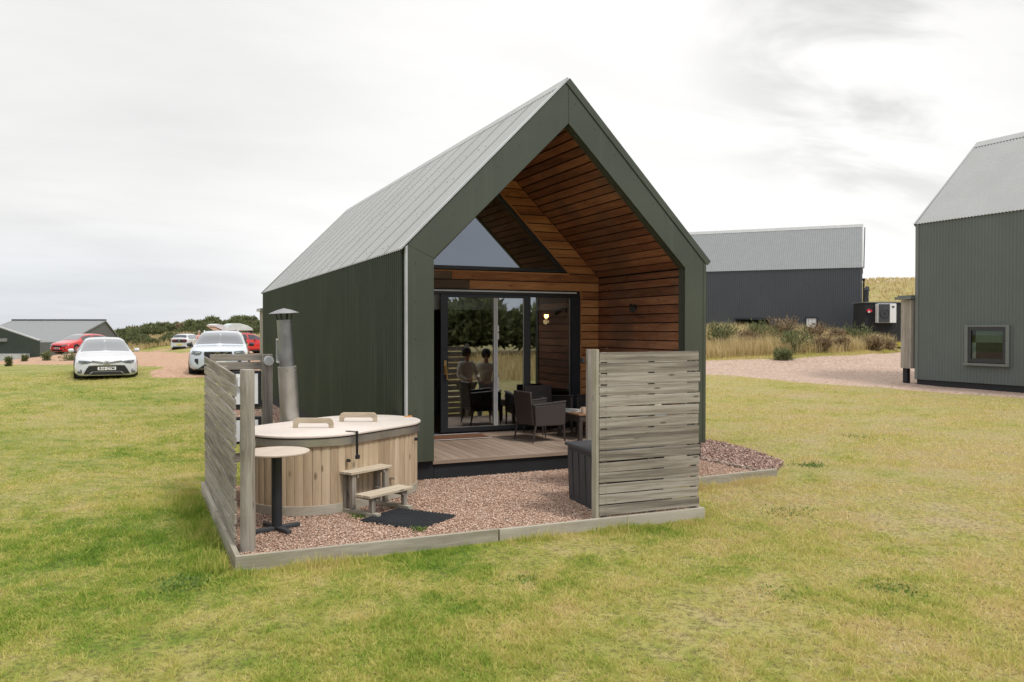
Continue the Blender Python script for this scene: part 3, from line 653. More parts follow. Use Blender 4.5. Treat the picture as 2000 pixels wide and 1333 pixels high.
# sliding door
door = MB(); door.box2((DX0, D_-.01, 2.622), (4.07, D_+.10, 2.708)); door.box2((3.90, D_-.03, .25), (4.066, D_+.10, 2.620)); door.box2((DX0, D_-.03, .252), (3.898, D_+.10, .275)); door.box2((DX0, D_-.0, .277), (.85, D_+.10, 2.62))
dfr = door.build('door_frame', M['anth'], cabin, bevel=.003)
mb = MB(); mb.box2((DX0, D_-.045, 2.668), (3.98, D_-.012, 2.692)); mb.build('track_cover', M['white'], dfr)
leaf = MB(); ya, yb = D_-.075, D_-.02
leaf.box2((1.378, ya, .285), (1.507, yb, 2.615)); leaf.box2((2.919, ya, .285), (3.047, yb, 2.615)); leaf.box2((1.508, ya, 2.565), (2.918, yb, 2.615)); leaf.box2((1.508, ya, .285), (2.918, yb, .36))
lf = leaf.build('sliding_leaf', M['anth'], cabin, bevel=.004)
mb = MB(); mb.box2((1.50, ya+.02, .35), (2.925, ya+.028, 2.57)); mb.build('pane', M['glass'], lf)
gs_ = MB(); gs_.box2((1.508, ya+.008, .361), (2.918, ya+.016, .369)); gs_.box2((2.909, ya+.008, .37), (2.917, ya+.016, 2.56)); gs_.build('gasket', M['steel'], lf)
mb = MB(); mb.box2((1.435, ya-.012, 1.26), (1.475, ya, 1.50)); mb.tube((1.455, ya-.01, 1.40), (1.455, ya-.06, 1.40), .012); mb.tube((1.455, ya-.055, 1.41), (1.475, ya-.055, 1.18), .012); mb.build('handle', M['gold'], lf)
fx = MB(); fx.box2((3.05, D_+.0, .278), (3.075, D_+.06, 2.618)); fx.box2((3.875, D_+.0, .278), (3.897, D_+.06, 2.618)); fx.box2((3.076, D_+.0, 2.59), (3.874, D_+.06, 2.618)); fx.box2((3.076, D_+.0, .278), (3.874, D_+.06, .34))
ff = fx.build('fixed_light', M['anth'], cabin); mb = MB(); mb.box2((3.07, D_+.02, .335), (3.88, D_+.028, 2.595)); mb.build('pane', M['glass'], ff)
mb = MB(); mb.box2((3.865, D_+.005, .35), (3.873, D_+.012, 2.585)); mb.build('gasket', M['steel'], ff)
mb = MB(); mb.box2((2.345, ya-.012, .362), (2.372, ya+.016, 2.563)); mb.box2((2.385, ya-.012, .362), (2.412, ya+.016, 2.563))
for z in (.95, 1.85): mb.box2((2.413, ya-.016, z), (2.434, ya+.01, z+.11)); mb.box2((2.413, ya-.016, z+.13), (2.434, ya+.01, z+.24))
mb.build('folding_stile', M['white'], cabin)
# room behind the glass
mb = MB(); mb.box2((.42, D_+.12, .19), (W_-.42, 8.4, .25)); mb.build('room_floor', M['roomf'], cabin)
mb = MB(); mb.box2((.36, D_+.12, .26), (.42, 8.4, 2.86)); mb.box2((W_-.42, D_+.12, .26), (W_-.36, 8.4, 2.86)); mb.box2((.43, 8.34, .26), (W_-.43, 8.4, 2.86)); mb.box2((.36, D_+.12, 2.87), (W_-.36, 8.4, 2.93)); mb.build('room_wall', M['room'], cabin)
mb = MB(); mb.box2((.9, D_+.14, 2.36), (3.85, D_+.145, 2.72)); mb.tube((.88, D_+.17, 2.70), (3.87, D_+.17, 2.70), .03); mb.build('roller_blind', M['trim_light'], cabin)
# kitchen unit and internal dark furniture
ku = empty('kitchen_counter', (.75, 5.2, .25), 'kitchen counter seen through the open left end of the sliding door', 'counter')
mb = MB(); mb.box2((-.3, -1.4, 0), (.3, 1.4, .86)); mb.build('cabinet', M['resin'], ku); mb = MB(); mb.box2((-.32, -1.42, .862), (.34, 1.42, .90)); mb.build('worktop', M['trim_light'], ku)
sf = empty('sofa', (3.4, 6.3, .25), 'dark sofa inside the room behind the glass door', 'sofa')
mb = MB(); mb.box2((-.9, -.45, .12), (.9, .4, .42)); mb.build('seat', M['resin'], sf, bevel=.05); mb = MB(); mb.box2((-.9, .2, .43), (.9, .45, .85)); mb.build('backrest', M['resin'], sf, bevel=.05)
for s_ in (-1, 1):
    mb = MB(); mb.box2((s_*.91 if s_ > 0 else -1.1, -.45, .0), (1.1 if s_ > 0 else -.91, .45, .62)); mb.build('armrest', M['resin'], sf, bevel=.04)
# pendant lamp with its warm bulb
pl = empty('pendant_lamp', (3.898, 3.6, 2.29), 'small lit pendant lamp glowing orange behind the fixed glass', 'lamp')
mb = MB(); mb.tube((0, 0, .06), (0, 0, .57), .006, n=6); mb.build('cord', M['black'], pl)
mb = MB(); mb.lathe([(.02, .07), (.05, .05), (.085, .02), (.08, .018), (.045, .045), (.015, .06)], n=20); mb.build('lamp_shade', M['gold'], pl, smooth=True)
mb = MB(); mb.lathe([(.001, -.055), (.032, -.04), (.045, -.01), (.035, .02), (.015, .045), (.001, .05)], n=16); mb.build('bulb', emis('bulb_glow', (1, .5, .16), 14), pl, smooth=True)
lp = bpy.data.lights.new('bulb_light', 'POINT'); lp.energy = .8; lp.color = (1, .62, .3); lp.shadow_soft_size = .05; lo = bpy.data.objects.new('bulb_light', lp); COL.objects.link(lo); lo.parent = pl; lo.location = (0, 0, -.12)
# spotlight on the side cladding
sp = MB(); sp.tube((W_-T_+.0, 1.35, 2.40), (W_-T_-.03, 1.35, 2.40), .045); sp.tube((W_-T_-.03, 1.35, 2.40), (W_-T_-.09, 1.32, 2.41), .012); sp.tube((W_-T_-.07, 1.38, 2.43), (W_-T_-.15, 1.20, 2.35), .032, .05)
sp.build('spotlight', M['black'], cabin, smooth=True)
# small window on the long wall
wn = MB(); wn.box2((-.075, 9.98, 1.17), (-.02, 10.03, 1.79)); wn.box2((-.075, 11.2, 1.17), (-.02, 11.25, 1.79)); wn.box2((-.075, 10.031, 1.74), (-.02, 11.199, 1.79)); wn.box2((-.075, 10.031, 1.17), (-.02, 11.199, 1.21)); wf = wn.build('window', M['trim_light'], cabin)
mb = MB(); mb.box2((-.04, 10.03, 1.21), (-.028, 11.2, 1.74)); mb.build('pane', M['cglass'], wf)
mb = MB(); mb.box2((-.01, LL+.07, .1), (1.3, LL+.9, 2.56)); rs = mb.build('rear_store', M['weather'], cabin); mb = MB(); mb.box2((-.09, LL+.05, 2.562), (1.4, LL+1.0, 2.64)); mb.build('store_roof', M['roof2'], rs)

# ---- other corrugated lodges
def barn(name, label, loc, rz, W, L, H, R_, mw, mr, mt, pitch=.1, plinth=.22, front=True):
    P = empty(name, loc, label, 'building', rz)
    k = (R_-H)/(W/2); tp = lambda u_: H-plinth-.02+k*min(u_, W-u_)
    corr('wall', (-.012, L, plinth), (0, -1, 0), (0, 0, 1), L, H-plinth-.02, mw, P, pitch)
    corr('wall', (W+.012, 0, plinth), (0, 1, 0), (0, 0, 1), L, H-plinth-.02, mw, P, pitch)
    corr('wall', (0, -.012, plinth), (1, 0, 0), (0, 0, 1), W, tp, mw, P, pitch); corr('wall', (W, L+.012, plinth), (-1, 0, 0), (0, 0, 1), W, tp, mw, P, pitch)
    roofs(P, W, -.03, L+.03, H, R_, mr, pitch, .014, .09); ridgecap(P, W, -.05, L+.05, H, R_, M['roof2'], wd=.3, lift=.04)
    for f_, y in ((-1, -.06), (1, L+.06)):
        for s_ in (0, 1): verge(P, W, y, H, R_, M['roof2'], s_, wd=.07, front=f_, drop=.14, lift=.04, over=.1)
    for x, y in ((-.03, -.03), (W-.1, -.03), (-.03, L-.1), (W-.1, L-.1)):
        mb = MB(); mb.box2((x, y, plinth), (x+.13, y+.13, H-.06)); mb.build('corner_trim', mt, P)
    mb = MB(); mb.box2((.03, .03, -.6), (W-.03, L-.03, plinth+.02)); mb.build('plinth', M['dark'], P)
    mb = MB(); mb.box2((.08, .08, plinth), (W-.08, L-.08, H-.1)); mb.build('wall_core', M['dark'], P)
    return P
M['gwall'] = paint('grey_green_sheet', (.13, .148, .138), .55, spec=.3, var=.08, dirt=.15, scale=.5)
M['gtrim'] = paint('grey_trim', (.15, .165, .155), .45, var=.06)
M['swall'] = paint('slate_sheet', (.06, .065, .073), .5, var=.08, dirt=.05, scale=.4)
M['strim'] = paint('slate_trim', (.085, .09, .098), .45)
RX, RY = 22.2, 10.45
rl = barn('grey_lodge', 'tall grey green corrugated lodge cut by the right edge of the view', (RX, RY-16, 0.0), 0, 6.4, 16, 5.87, 9.02, M['gwall'], M['roof'], M['gtrim'], pitch=.12, plinth=.24)
# its window  (local y = world y + 16 - RY)
yo = 16-RY; wy0, wy1, wz0, wz1 = 7.02+yo, 8.35+yo, .93, 2.12
mb = MB()
for a, b_ in (((-.10, wy0-.12, wz0-.02), (-.0, wy0-.0, wz1+.06)), ((-.10, wy1, wz0-.02), (-.0, wy1+.12, wz1+.06)), ((-.10, wy0, wz1), (-.0, wy1, wz1+.06)), ((-.13, wy0-.14, wz0-.1), (0, wy1+.14, wz0-.02))): mb.box2(a, b_)
wt = mb.build('window', M['gtrim'], rl)
mb = MB(); mb.box2((-.085, wy0, wz0), (-.03, wy0+.11, wz1)); mb.box2((-.085, wy1-.11, wz0), (-.03, wy1, wz1)); mb.box2((-.085, wy0+.111, wz1-.12), (-.03, wy1-.111, wz1)); mb.box2((-.085, wy0+.111, wz0), (-.03, wy1-.111, wz0+.13)); mb.build('frame', M['anth'], wt)
mb = MB(); mb.box2((-.052, wy0+.1, wz0+.12), (-.046, wy1-.1, wz1-.1)); mb.build('pane', glassmat('lodge_glass', (.7, .75, .72), .5), wt)
mb = MB(); mb.box2((-.035, wy0+.1, wz1-.52), (-.03, wy1-.1, wz1-.1)); mb.build('blind', paint('window_blind', (.26, .31, .27), .8), wt)
mb = MB(); mb.box2((-.035, wy1-.26, wz0+.12), (-.031, wy1-.11, wz1-.1)); mb.build('inner_reveal', M['trim_light'], wt)
mb = MB(); mb.box2((-.028, wy0+.02, wz0+.02), (-.02, wy1-.02, wz1-.02)); mb.build('dark_room', M['dark'], wt)
# timber store at its far gable
mb = MB(); yy = 16.1
while yy < 16.45: mb.box2((-.12, yy, .62), (-.09, yy+.145, 3.1)); yy += .152
mb.box2((-.085, 16.1, .62), (1.4, 16.55, 3.1)); stw = mb.build('timber_store', M['weather'], rl)
mb = MB(); mb.box2((-.22, 16.05, 3.12), (1.5, 16.75, 3.22)); mb.box2((-.15, 16.08, 3.222), (1.45, 16.68, 3.27)); mb.build('store_roof', M['gtrim'], stw)
mb = MB(); mb.box2((-.06, 16.32, -.1), (.1, 16.5, .618)); mb.build('leg', M['dark'], stw); mb = MB(); mb.box2((1.2, 16.32, -.1), (1.35, 16.5, .618)); mb.build('leg', M['dark'], stw)

# slate coloured lodge beyond the bank. near end gable faces right
FWv = np.array([fw.x, fw.y]); RTv = np.array([r2.x, r2.y]); dv = -4300*RTv+1594*FWv; dv /= np.linalg.norm(dv)
# local +x of barn = away from camera across, local -y.. : long axis local y; left wall (x=0) faces the camera
ang = math.atan2(dv[1], dv[0])-math.pi/2-R(3)     # local +y -> dv
ml = barn('slate_lodge', 'long dark slate corrugated lodge with pale roof beyond the dry grass bank', (36.47, 26.10, .75), ang, 6.2, 18, 5.1, 8.0, M['swall'], M['far_roof'], M['strim'], pitch=.13, plinth=.3)
def lodge_win(y0, y1, z0, z1, inner, nm='window'):
    mb = MB(); mb.box2((-.07, y0-.09, z0-.09), (-.0, y1+.09, z0)); mb.box2((-.07, y0-.09, z1), (-.0, y1+.09, z1+.09)); mb.box2((-.07, y0-.09, z0+.001), (-.0, y0, z1-.001)); mb.box2((-.07, y1, z0+.001), (-.0, y1+.09, z1-.001))
    o = mb.build(nm, M['anth'], ml); mb = MB(); mb.box2((-.04, y0, z0), (-.03, y1, z1)); mb.build('pane' if inner == 'cglass' else 'blind', M[inner], o)
    mb = MB(); mb.box2((-.028, y0, z0), (-.02, y1, z1)); mb.build('dark_room', M['dark'], o)
lodge_win(2.57, 3.14, 1.36, 1.98, 'white'); lodge_win(5.4, 7.4, 1.2, 1.94, 'cglass')
mb = MB(); mb.tube((.6, -.12, 4.3), (.6, -.12, 0), .05); mb.box2((.5, -.2, 4.3), (.75, -.03, 4.42)); mb.tube((-.02, -.12, 5.0), (3.0, -.16, 7.8), .03); mb.build('downpipe', M['dark'], ml)
# black plant housing with heat pump, flue, yellow blocks (x axis along the picture)
ph = empty('plant_housing', (35.55, 23.75, 1.1), 'black boxy plant housing standing between slate lodge and grey lodge', 'plant housing', rz=-yaw)
mb = MB(); mb.box2((-1.0, 0, .2), (2.2, 1.6, 2.47)); mb.build('body', M['dark'], ph, bevel=.02); mb = MB(); mb.box2((-1.05, -.06, 2.475), (2.3, 1.7, 2.53)); mb.build('roof', M['gtrim'], ph)
mb = MB(); mb.tube((-.78, .3, 2.53), (-.78, .3, 3.2), .12); mb.tube((-.78, .3, 3.2), (-.72, .3, 3.42), .16, .1); mb.tube((-.78, .3, 3.0), (-.78, .3, 3.04), .14); mb.build('flue', M['anth'], ph)
hp = empty('heat_pump', (35.55, 23.75, 1.1), 'white heat pump unit with dark fan grille on the black housing', 'heat pump', rz=-yaw)
mb = MB(); mb.box2((-.42, -.42, 1.32), (.62, -.01, 2.42)); mb.build('casing', M['white'], hp, bevel=.02)
mb = MB(); mb.box2((-.40, -.435, 1.34), (.24, -.422, 2.40)); mb.build('grille', M['resin'], hp)
mb = MB(); mb.lathe([(.25, 0), (.27, .012), (.25, .024)], c=(-.06, -.44, 1.86), n=24, M=Matrix.Rotation(R(90), 3, 'X')); mb.lathe([(.001, 0), (.08, .0), (.08, .012), (.001, .012)], c=(-.06, -.44, 1.86), n=16, M=Matrix.Rotation(R(90), 3, 'X')); mb.build('fan_ring', M['black'], hp)
mb = MB(); mb.box2((.36, -.43, 2.18), (.5, -.422, 2.28)); mb.build('badge', M['anth'], hp)
mb = MB(); mb.path([(.6, -.3, 1.42), (.66, -.3, 1.3), (.66, -.25, .95), (.5, -.2, .85)], .03); mb.build('hose', M['resin'], hp)
vv = empty('outdoor_tap', (35.55, 23.75, 1.1), 'small red and white valve on the left of the black housing', 'valve', rz=-yaw)
mb = MB(); mb.tube((-.82, -.14, 2.02), (-.82, -.04, 2.02), .1); mb.tube((-.70, -.14, 2.0), (-.70, -.04, 2.0), .07); mb.build('handwheel', M['red'], vv); mb = MB(); mb.tube((-.82, -.16, 1.95), (-.82, -.02, 1.95), .055); mb.build('stem', M['white'], vv)
tp_ = MB(); tp_.box2((.02, -.26, .0), (.3, -.02, .36)); tp_.box2((-.15, -.22, .0), (.015, -.02, .26)); rb_ = tp_.build('rusty_crate', M['rust'], None, bevel=.01); rb_.location = (35.55, 23.75, 1.1); rb_.rotation_euler = (0, 0, -yaw); tag(rb_, 'rusty red crate at the foot of the black plant housing', 'crate')
for i, (x0, x1, z) in enumerate(((.42, .60, .22), (.75, 1.08, .22), (1.12, 1.3, .17))):
    mb = MB(); mb.box2((x0, -.2, -.05), (x1, .1, z)); mb.box2((x0+.03, -.21, z*.3), (x1-.03, -.2, z*.7)); o = mb.build('yellow_block', M['yellow'], None, bevel=.01); o.location = (35.55, 23.75, 1.1); o.rotation_euler = (0, 0, -yaw)
    tag(o, ('leftmost yellow block under the black plant housing', 'middle wider yellow block under the black plant housing', 'rightmost yellow block beside the timber store')[i], 'block', 'yellow blocks under the plant housing')

# far left buildings
bA = empty('far_shed', (0, 0, 0), 'low far shed with wide pale grey roof and dark grey gable on its right', 'shed')
rA, rB = np.array([-15.13, 82.57]), np.array([-6.75, 78.82]); fA, fB = np.array([-18.6, 76.2]), np.array([-9.66, 72.42]); kB, kA = np.array([-5.6, 81.0]), np.array([-13.9, 84.8])
def pv(p, z): return (p[0], p[1], z)
mb = MB(); t = .12
mb.add([pv(rA, 2.92), pv(rB, 2.92), pv(fB, .92), pv(fA, .92), pv(rA, 2.8), pv(rB, 2.8), pv(fB, .8), pv(fA, .8)], [(0, 3, 2, 1), (4, 5, 6, 7), (0, 1, 5, 4), (1, 2, 6, 5), (2, 3, 7, 6), (3, 0, 4, 7)])
mb.add([pv(rA, 2.92), pv(rB, 2.92), pv(kB, 1.2), pv(kA, 1.2), pv(rA, 2.8), pv(rB, 2.8), pv(kB, 1.1), pv(kA, 1.1)], [(0, 1, 2, 3), (7, 6, 5, 4), (0, 4, 5, 1), (1, 5, 6, 2), (2, 6, 7, 3), (3, 7, 4, 0)])
mb.build('roof', M['far_roof'], bA)
mb = MB()
ins = lambda p, q, f: p+(q-p)*f
a, b_, c3 = ins(fB, fA, .012), ins(rB, rA, .012), ins(kB, kA, .012); a2, c2 = fA, kA
mb.add([pv(a, -3), pv(c3, -3), pv(c3, 1.08), pv(b_, 2.78), pv(a, .78)], [(0, 1, 2, 3, 4)]); mb.add([pv(a2, -3), pv(c2, -3), pv(c2, 1.08), pv(rA, 2.78), pv(a2, .78)], [(4, 3, 2, 1, 0)])
mb.add([pv(a, -3), pv(a2, -3), pv(a2, .78), pv(a, .78)], [(3, 2, 1, 0)]); mb.add([pv(c3, -3), pv(c2, -3), pv(c2, 1.08), pv(c3, 1.08)], [(0, 1, 2, 3)])
M['far_gable'] = paint('far_gable_grey', (.12, .12, .115), .6, var=.05); mb.build('wall', M['far_gable'], bA)
mb = MB(); mb.beam(pv(rA, 2.96), pv(rB, 2.96), .25, .12); mb.build('ridge_cap', M['anth'], bA)
bB = empty('far_green_cabin', (0, 0, 0), 'dark green cabin gable wall at the left edge of the view', 'cabin')
p0, p1 = np.array([-14.6, 55.0]), np.array([-9.68, 52.72]); bk = np.array([-1.9, 6.0])
mb = MB(); top = [pv(p0, 3.1), pv(p1, 1.27)]
mb.add([pv(p0, -2), pv(p1, -2), pv(p1, 1.27), pv(p0, 3.1), pv(p0+bk*-1+bk, -2)], [(0, 1, 2, 3)])
q0, q1 = p0+bk*.9, p1+bk*.9
mb.add([pv(p1, -2), pv(q1, -2), pv(q1, 1.27), pv(p1, 1.27), pv(p0, -2), pv(q0, -2), pv(q0, 3.1), pv(p0, 3.1)], [(0, 1, 2, 3), (5, 4, 7, 6), (1, 5, 6, 2)])
mb.build('wall', paint('far_green', (.028, .04, .03), .5, var=.1), bB)
mb = MB(); mb.beam(pv(ins(p1, p0, -.015)+bk*.03, 1.27), pv(p0+bk*.03, 3.11), .3, .07); mb.build('roof', M['roof2'], bB)
mb = MB(); mb.box2((0, 0, 0), (.5, -.12, .22)); o = mb.build('wall_light', M['steel_d'], bB); o.location = (-12.2, 53.75, 1.2)
mb = MB(); v_ = p1-p0; e0, e1 = p0+v_*.45, p0+v_*.86; mb.beam((e0[0], e0[1]-.15, .14), (e1[0], e1[1]-.15, .14), .3, .5); o = mb.build('concrete_base', M['trim_light'], bB)

# ------------------------------------------------------------------ timber edging
def kerbline(name, pts, label, h=(-.2, .045), th=.045, split=2.4, group='timber edging boards round the gravel'):
    mb = MB()
    for a, b_ in zip(pts[:-1], pts[1:]):
        a, b_ = Vector(a), Vector(b_); ln = (b_-a).length; n = max(1, round(ln/split))
        for i in range(n):
            p, q = a+(b_-a)*(i/n), a+(b_-a)*((i+1)/n-.003); dz = random.uniform(-.008, .008)
            mb.beam((p.x, p.y, (h[0]+h[1])/2+dz), (q.x, q.y, (h[0]+h[1])/2+dz+random.uniform(-.004, .004)), th, h[1]-h[0])
    o = mb.build(name, M['kerb'], bevel=.004); return tag(o, label, 'edging', group)
kerbline('timber_edging', [(-2.43, -3.045), (2.53, -3.09)], 'long timber edging board along the front of the gravel yard')
kerbline('timber_edging', [(-2.405, -3.015), (-2.47, .75)], 'timber edging board at the foot of the left slatted fence')
kerbline('timber_edging', [(2.51, -3.06), (2.51, -1.67)], 'short timber edging board hidden behind the right slatted fence')
kerbline('timber_edging', [(2.49, -1.645), (5.03, -1.45)], 'timber edging board running to a point right of the cabin')
kerbline('timber_edging', [(4.79, .02), (4.865, -1.40)], 'thin pale timber strip dividing fine gravel from large stones', h=(-.1, .03), th=.025)

# ------------------------------------------------------------------ screens
def slat(mb, a, b_, z0, z1, th=.02, n=3, wav=.006, out=(0, 0)):
    a, b_ = Vector(a), Vector(b_); mb.beam((a.x, a.y, (z0+z1)/2+random.uniform(-wav, wav)), (b_.x, b_.y, (z0+z1)/2+random.uniform(-wav, wav)), th, z1-z0)
rs_ = empty('slatted_fence', (1.2, -3.0, 0), 'waist to head high weathered slatted fence panel right of the yard front', 'fence', group='weathered slatted fences')
p = MB(); z = .055; random.seed(5)
z = .06
while z < 1.75:
    h_ = .102; slat(p, (1.20, -3.045, 0), (2.462+random.uniform(-.012, .012), -3.065, 0), z, z+h_+random.uniform(-.004, .003), th=.021, wav=.006); z += .1155
o = p.build('slat_panel', M['weather_l'], rs_, bevel=.003); o.location = (-1.2, 3.0, 0)
p = MB(); p.box2((1.163, -3.05, -.3), (1.198, -2.955, 1.81)); o = p.build('post', M['green_post'], rs_, bevel=.004); o.location = (-1.2, 3.0, 0)
for x in (1.25, 1.84, 2.40):
    p = MB(); p.box2((x, -3.030, -.2), (x+.06, -2.99, 1.78)); o = p.build('batten', M['weather'], rs_, bevel=.003); o.location = (-1.2, 3.0, 0)
p = MB()
for zi in range(16):
    for x in (1.27, 1.87, 2.43):
        for dz in (.025, .075): p.tube((x+.01, -3.062, .06+zi*.1125+dz), (x+.01, -3.068, .06+zi*.1125+dz), .004, n=6)
o = tag(p.build('nails', M['steel_d'], rs_), kind='stuff'); o.location = (-1.2, 3.0, 0)
r2_ = empty('slatted_fence', (1.93, -1.5, 0), 'second slatted fence mostly hidden behind the right panel and the storage box', 'fence', group='weathered slatted fences')
p = MB(); z = .05
while z < 1.66: slat(p, (2.06, -1.53, 0), (3.42, -1.53, 0), z, z+.1, th=.02); z += .125
o = p.build('slat_panel', M['weather'], r2_, bevel=.003); o.location = (-1.93, 1.5, 0)
for x, mt in ((1.93, 'weather'), (3.36, 'weather')):
    p = MB(); p.box2((x, -1.515, -.3), (x+.075, -1.46, 1.77 if x < 2 else 1.7)); o = p.build('post', M[mt], r2_, bevel=.005); o.location = (-1.93, 1.5, 0)
p = MB(); p.box2((1.86, -1.50, 1.60), (1.888, -1.44, 1.66)); o = p.build('bracket', M['black'], r2_); o.location = (-1.93, 1.5, 0)
# left fence
lf_ = empty('slatted_fence', (-2.37, -2.6, 0), 'weathered slatted fence running back along the left side of the hot tub', 'fence', group='weathered slatted fences')
p = MB(); z = .0; random.seed(9)
while z < 1.58:
    a, b_ = (-2.385, -2.66+random.uniform(-.015, .015), 0), (-2.44, .68, 0); f = (1.62-z)/1.62
    mid = Vector(a).lerp(Vector(b_), .5); p.beam((a[0]-random.uniform(0, .012), a[1], z+.053+random.uniform(-.006, .006)), (b_[0], b_[1], z+.053+.06*(z/1.6)), .022, .094); z += .1165
o = p.build('slat_panel', M['weather_l'], lf_, bevel=.003); o.location = (2.37, 2.6, 0)
p = MB(); p.lathe([(.066, -.3), (.068, .3), (.064, .8), (.066, .92), (.071, .97), (.066, 1.02), (.063, 1.4), (.064, 1.645), (.058, 1.655), (.001, 1.655)], c=(-2.287, -2.7, 0), n=20)
p.uv = [[(p.v[i][2], (p.v[i][0]+p.v[i][1])*1.) for i in f] for f in p.f]
o = p.build('post', M['weather'], lf_, smooth=True); o.location = (2.37, 2.6, 0)
for y in (-1.1, .58):
    p = MB(); p.box2((-2.40+(-.03 if y > 0 else 0), y-.04, -.3), (-2.32, y+.04, 1.62)); o = p.build('post', M['weather'], lf_, bevel=.004); o.location = (2.37, 2.6, 0)
p = MB(); p.box2((-2.0, -.62, 1.2), (-1.965, -.54, 1.66)) 
# back rails with the meter post
bf = empty('rail_fence', (-1.68, .6, 0), 'timber post and rail fence behind the tub carrying control cabinets and a round light', 'fence')
def bfp(nm, a, b_, mt='weather', bev=.004, cyl=None, par=bf):
    p = MB()
    if cyl: p.tube(*cyl)
    else: p.box2(a, b_)
    o = p.build(nm, M[mt], par, bevel=bev if not cyl else 0); 
    if par is bf: o.location = (1.68, -.6, 0)
    return o
bfp('post', (-1.728, .56, -.3), (-1.618, .66, 1.695)); bfp('post_algae_face', (-1.75, .565, -.3), (-1.729, .655, 1.69), 'green_post')
bfp('rail', (-2.39, .57, 1.615), (-1.752, .6, 1.70)); bfp('rail', (-2.39, .57, 1.50), (-1.752, .6, 1.60)); bfp('rail', (-2.39, .59, .98), (-1.752, .62, 1.10)); bfp('rail', (-2.39, .59, .30), (-1.752, .62, .42))
bl = bfp('round_light', None, None, 'white', cyl=((-1.672, .56, 1.612), (-1.672, .5, 1.612), .062)); p = MB(); p.tube((-1.672, .5, 1.612), (-1.672, .488, 1.612), .05); p.box2((-1.734, .494, 1.602), (-1.61, .499, 1.609)); p.build('lens', M['trim_light'], bl)
for zc, h_, lb in ((1.255, .46, 'upper white fronted control cabinet in a black frame on the rail fence'), (.72, .34, 'lower white fronted control cabinet in a black frame just above the tub lid')):
    cc = empty('control_cabinet', (-1.95, .5, zc), lb, 'control cabinet', group='control cabinets on the rail fence')
    p = MB(); p.box2((-.17, -.02, -h_/2), (.18, .09, h_/2)); p.build('casing', M['dark'], cc, bevel=.006); p = MB(); p.box2((-.15, -.03, -h_/2+.035), (.135, -.021, h_/2-.035)); p.build('front', M['white'], cc)
    if h_ > .4:
        p = MB(); p.box2((-.12, -.09, .04), (.03, -.032, .16)); p.tube((.0, -.085, .05), (.05, -.085, .09), .03); p.tube((-.03, -.06, -.03), (-.03, -.06, -.12), .022); p.build('switch', M['white'], cc)

# ------------------------------------------------------------------ hot tub
C1, C2 = Vector((-1.40, -.85, 0)), Vector((-.66, -.34, 0)); ax = (C2-C1).normalized(); pp = Vector((-ax.y, ax.x, 0))
def oval(r_, n=30):
    out = []
    for i in range(n+1):
        t = math.pi/2+math.pi*i/n; out.append(C1+(ax*math.cos(t)+pp*math.sin(t))*r_)
    k = 14
    for i in range(1, k): out.append((C1-pp*r_).lerp(C2-pp*r_, i/k))
    for i in range(n+1):
        t = -math.pi/2+math.pi*i/n; out.append(C2+(ax*math.cos(t)+pp*math.sin(t))*r_)
    for i in range(1, k): out.append((C2+pp*r_).lerp(C1+pp*r_, i/k))
    return out
def ovalslab(mb, r_, z0, z1): mb.prism([(q.x, q.y) for q in oval(r_)], 'z', z0, z1); return mb
def ovalpts(r_, step):
    P_ = oval(r_, 60); s = [0]
    for a, b_ in zip(P_, P_[1:]+P_[:1]): s.append(s[-1]+(b_-a).length)
    n = int(s[-1]/step); out = []
    for i in range(n):
        t = s[-1]*i/n; j = max(q for q in range(len(P_)) if s[q] <= t); a, b_ = P_[j], (P_+P_[:1])[j+1]; out.append((a.lerp(b_, (t-s[j])/(s[j+1]-s[j])), (b_-a).normalized()))
    return out
tub = empty('hot_tub', (-1.03, -.6, 0), 'oval wooden hot tub with vertical staves and a closed pale lid', 'hot tub')
def tb(mb, nm, mt, **k): o = mb.build(nm, M[mt], tub, **k); o.location = (1.03, .6, 0); return o
p = MB(); 
for i, (q, tg) in enumerate(ovalpts(.675, .092)):
    nrm = Vector((tg.y, -tg.x, 0)); w2 = .0455; o_ = (random.uniform(0, 90), random.uniform(0, 90))
    pr = [(-w2, -.03), (-w2, .012), (-w2*.6, .017), (0, .021), (w2*.6, .017), (w2, .012), (w2, -.03)]
    vs = [q+tg*a+nrm*b_+Vector((0, 0, z)) for z in (.02, .80) for a, b_ in pr]; n7 = 7
    fs = [(k, (k+1) % n7, n7+(k+1) % n7, n7+k) for k in range(n7)]+[tuple(range(n7))[::-1], tuple(range(n7, 14))]
    p.add(vs, fs, [[((i_//7)*.78+o_[0], (i_ % 7)*.016+o_[1]) for i_ in f] for f in fs])
o = tb(p, 'staves', 'larch', smooth=True)
p = MB(); ovalslab(p, .70, .0, .105); tb(p, 'base_band', 'kerb', bevel=.004)
p = MB(); ovalslab(p, .64, .02, .81); tb(p, 'liner', 'dark')
p = MB(); ovalslab(p, .722, .745, .835); tb(p, 'steel_rim', 'steel', bevel=.006, smooth=True)
lid = MB(); ovalslab(lid, .738, .845, .872); ld = tb(lid, 'lid', 'lid', bevel=.008); 
p = MB(); ovalslab(p, .73, .836, .8445); o = p.build('lid_seal', M['black'], ld)
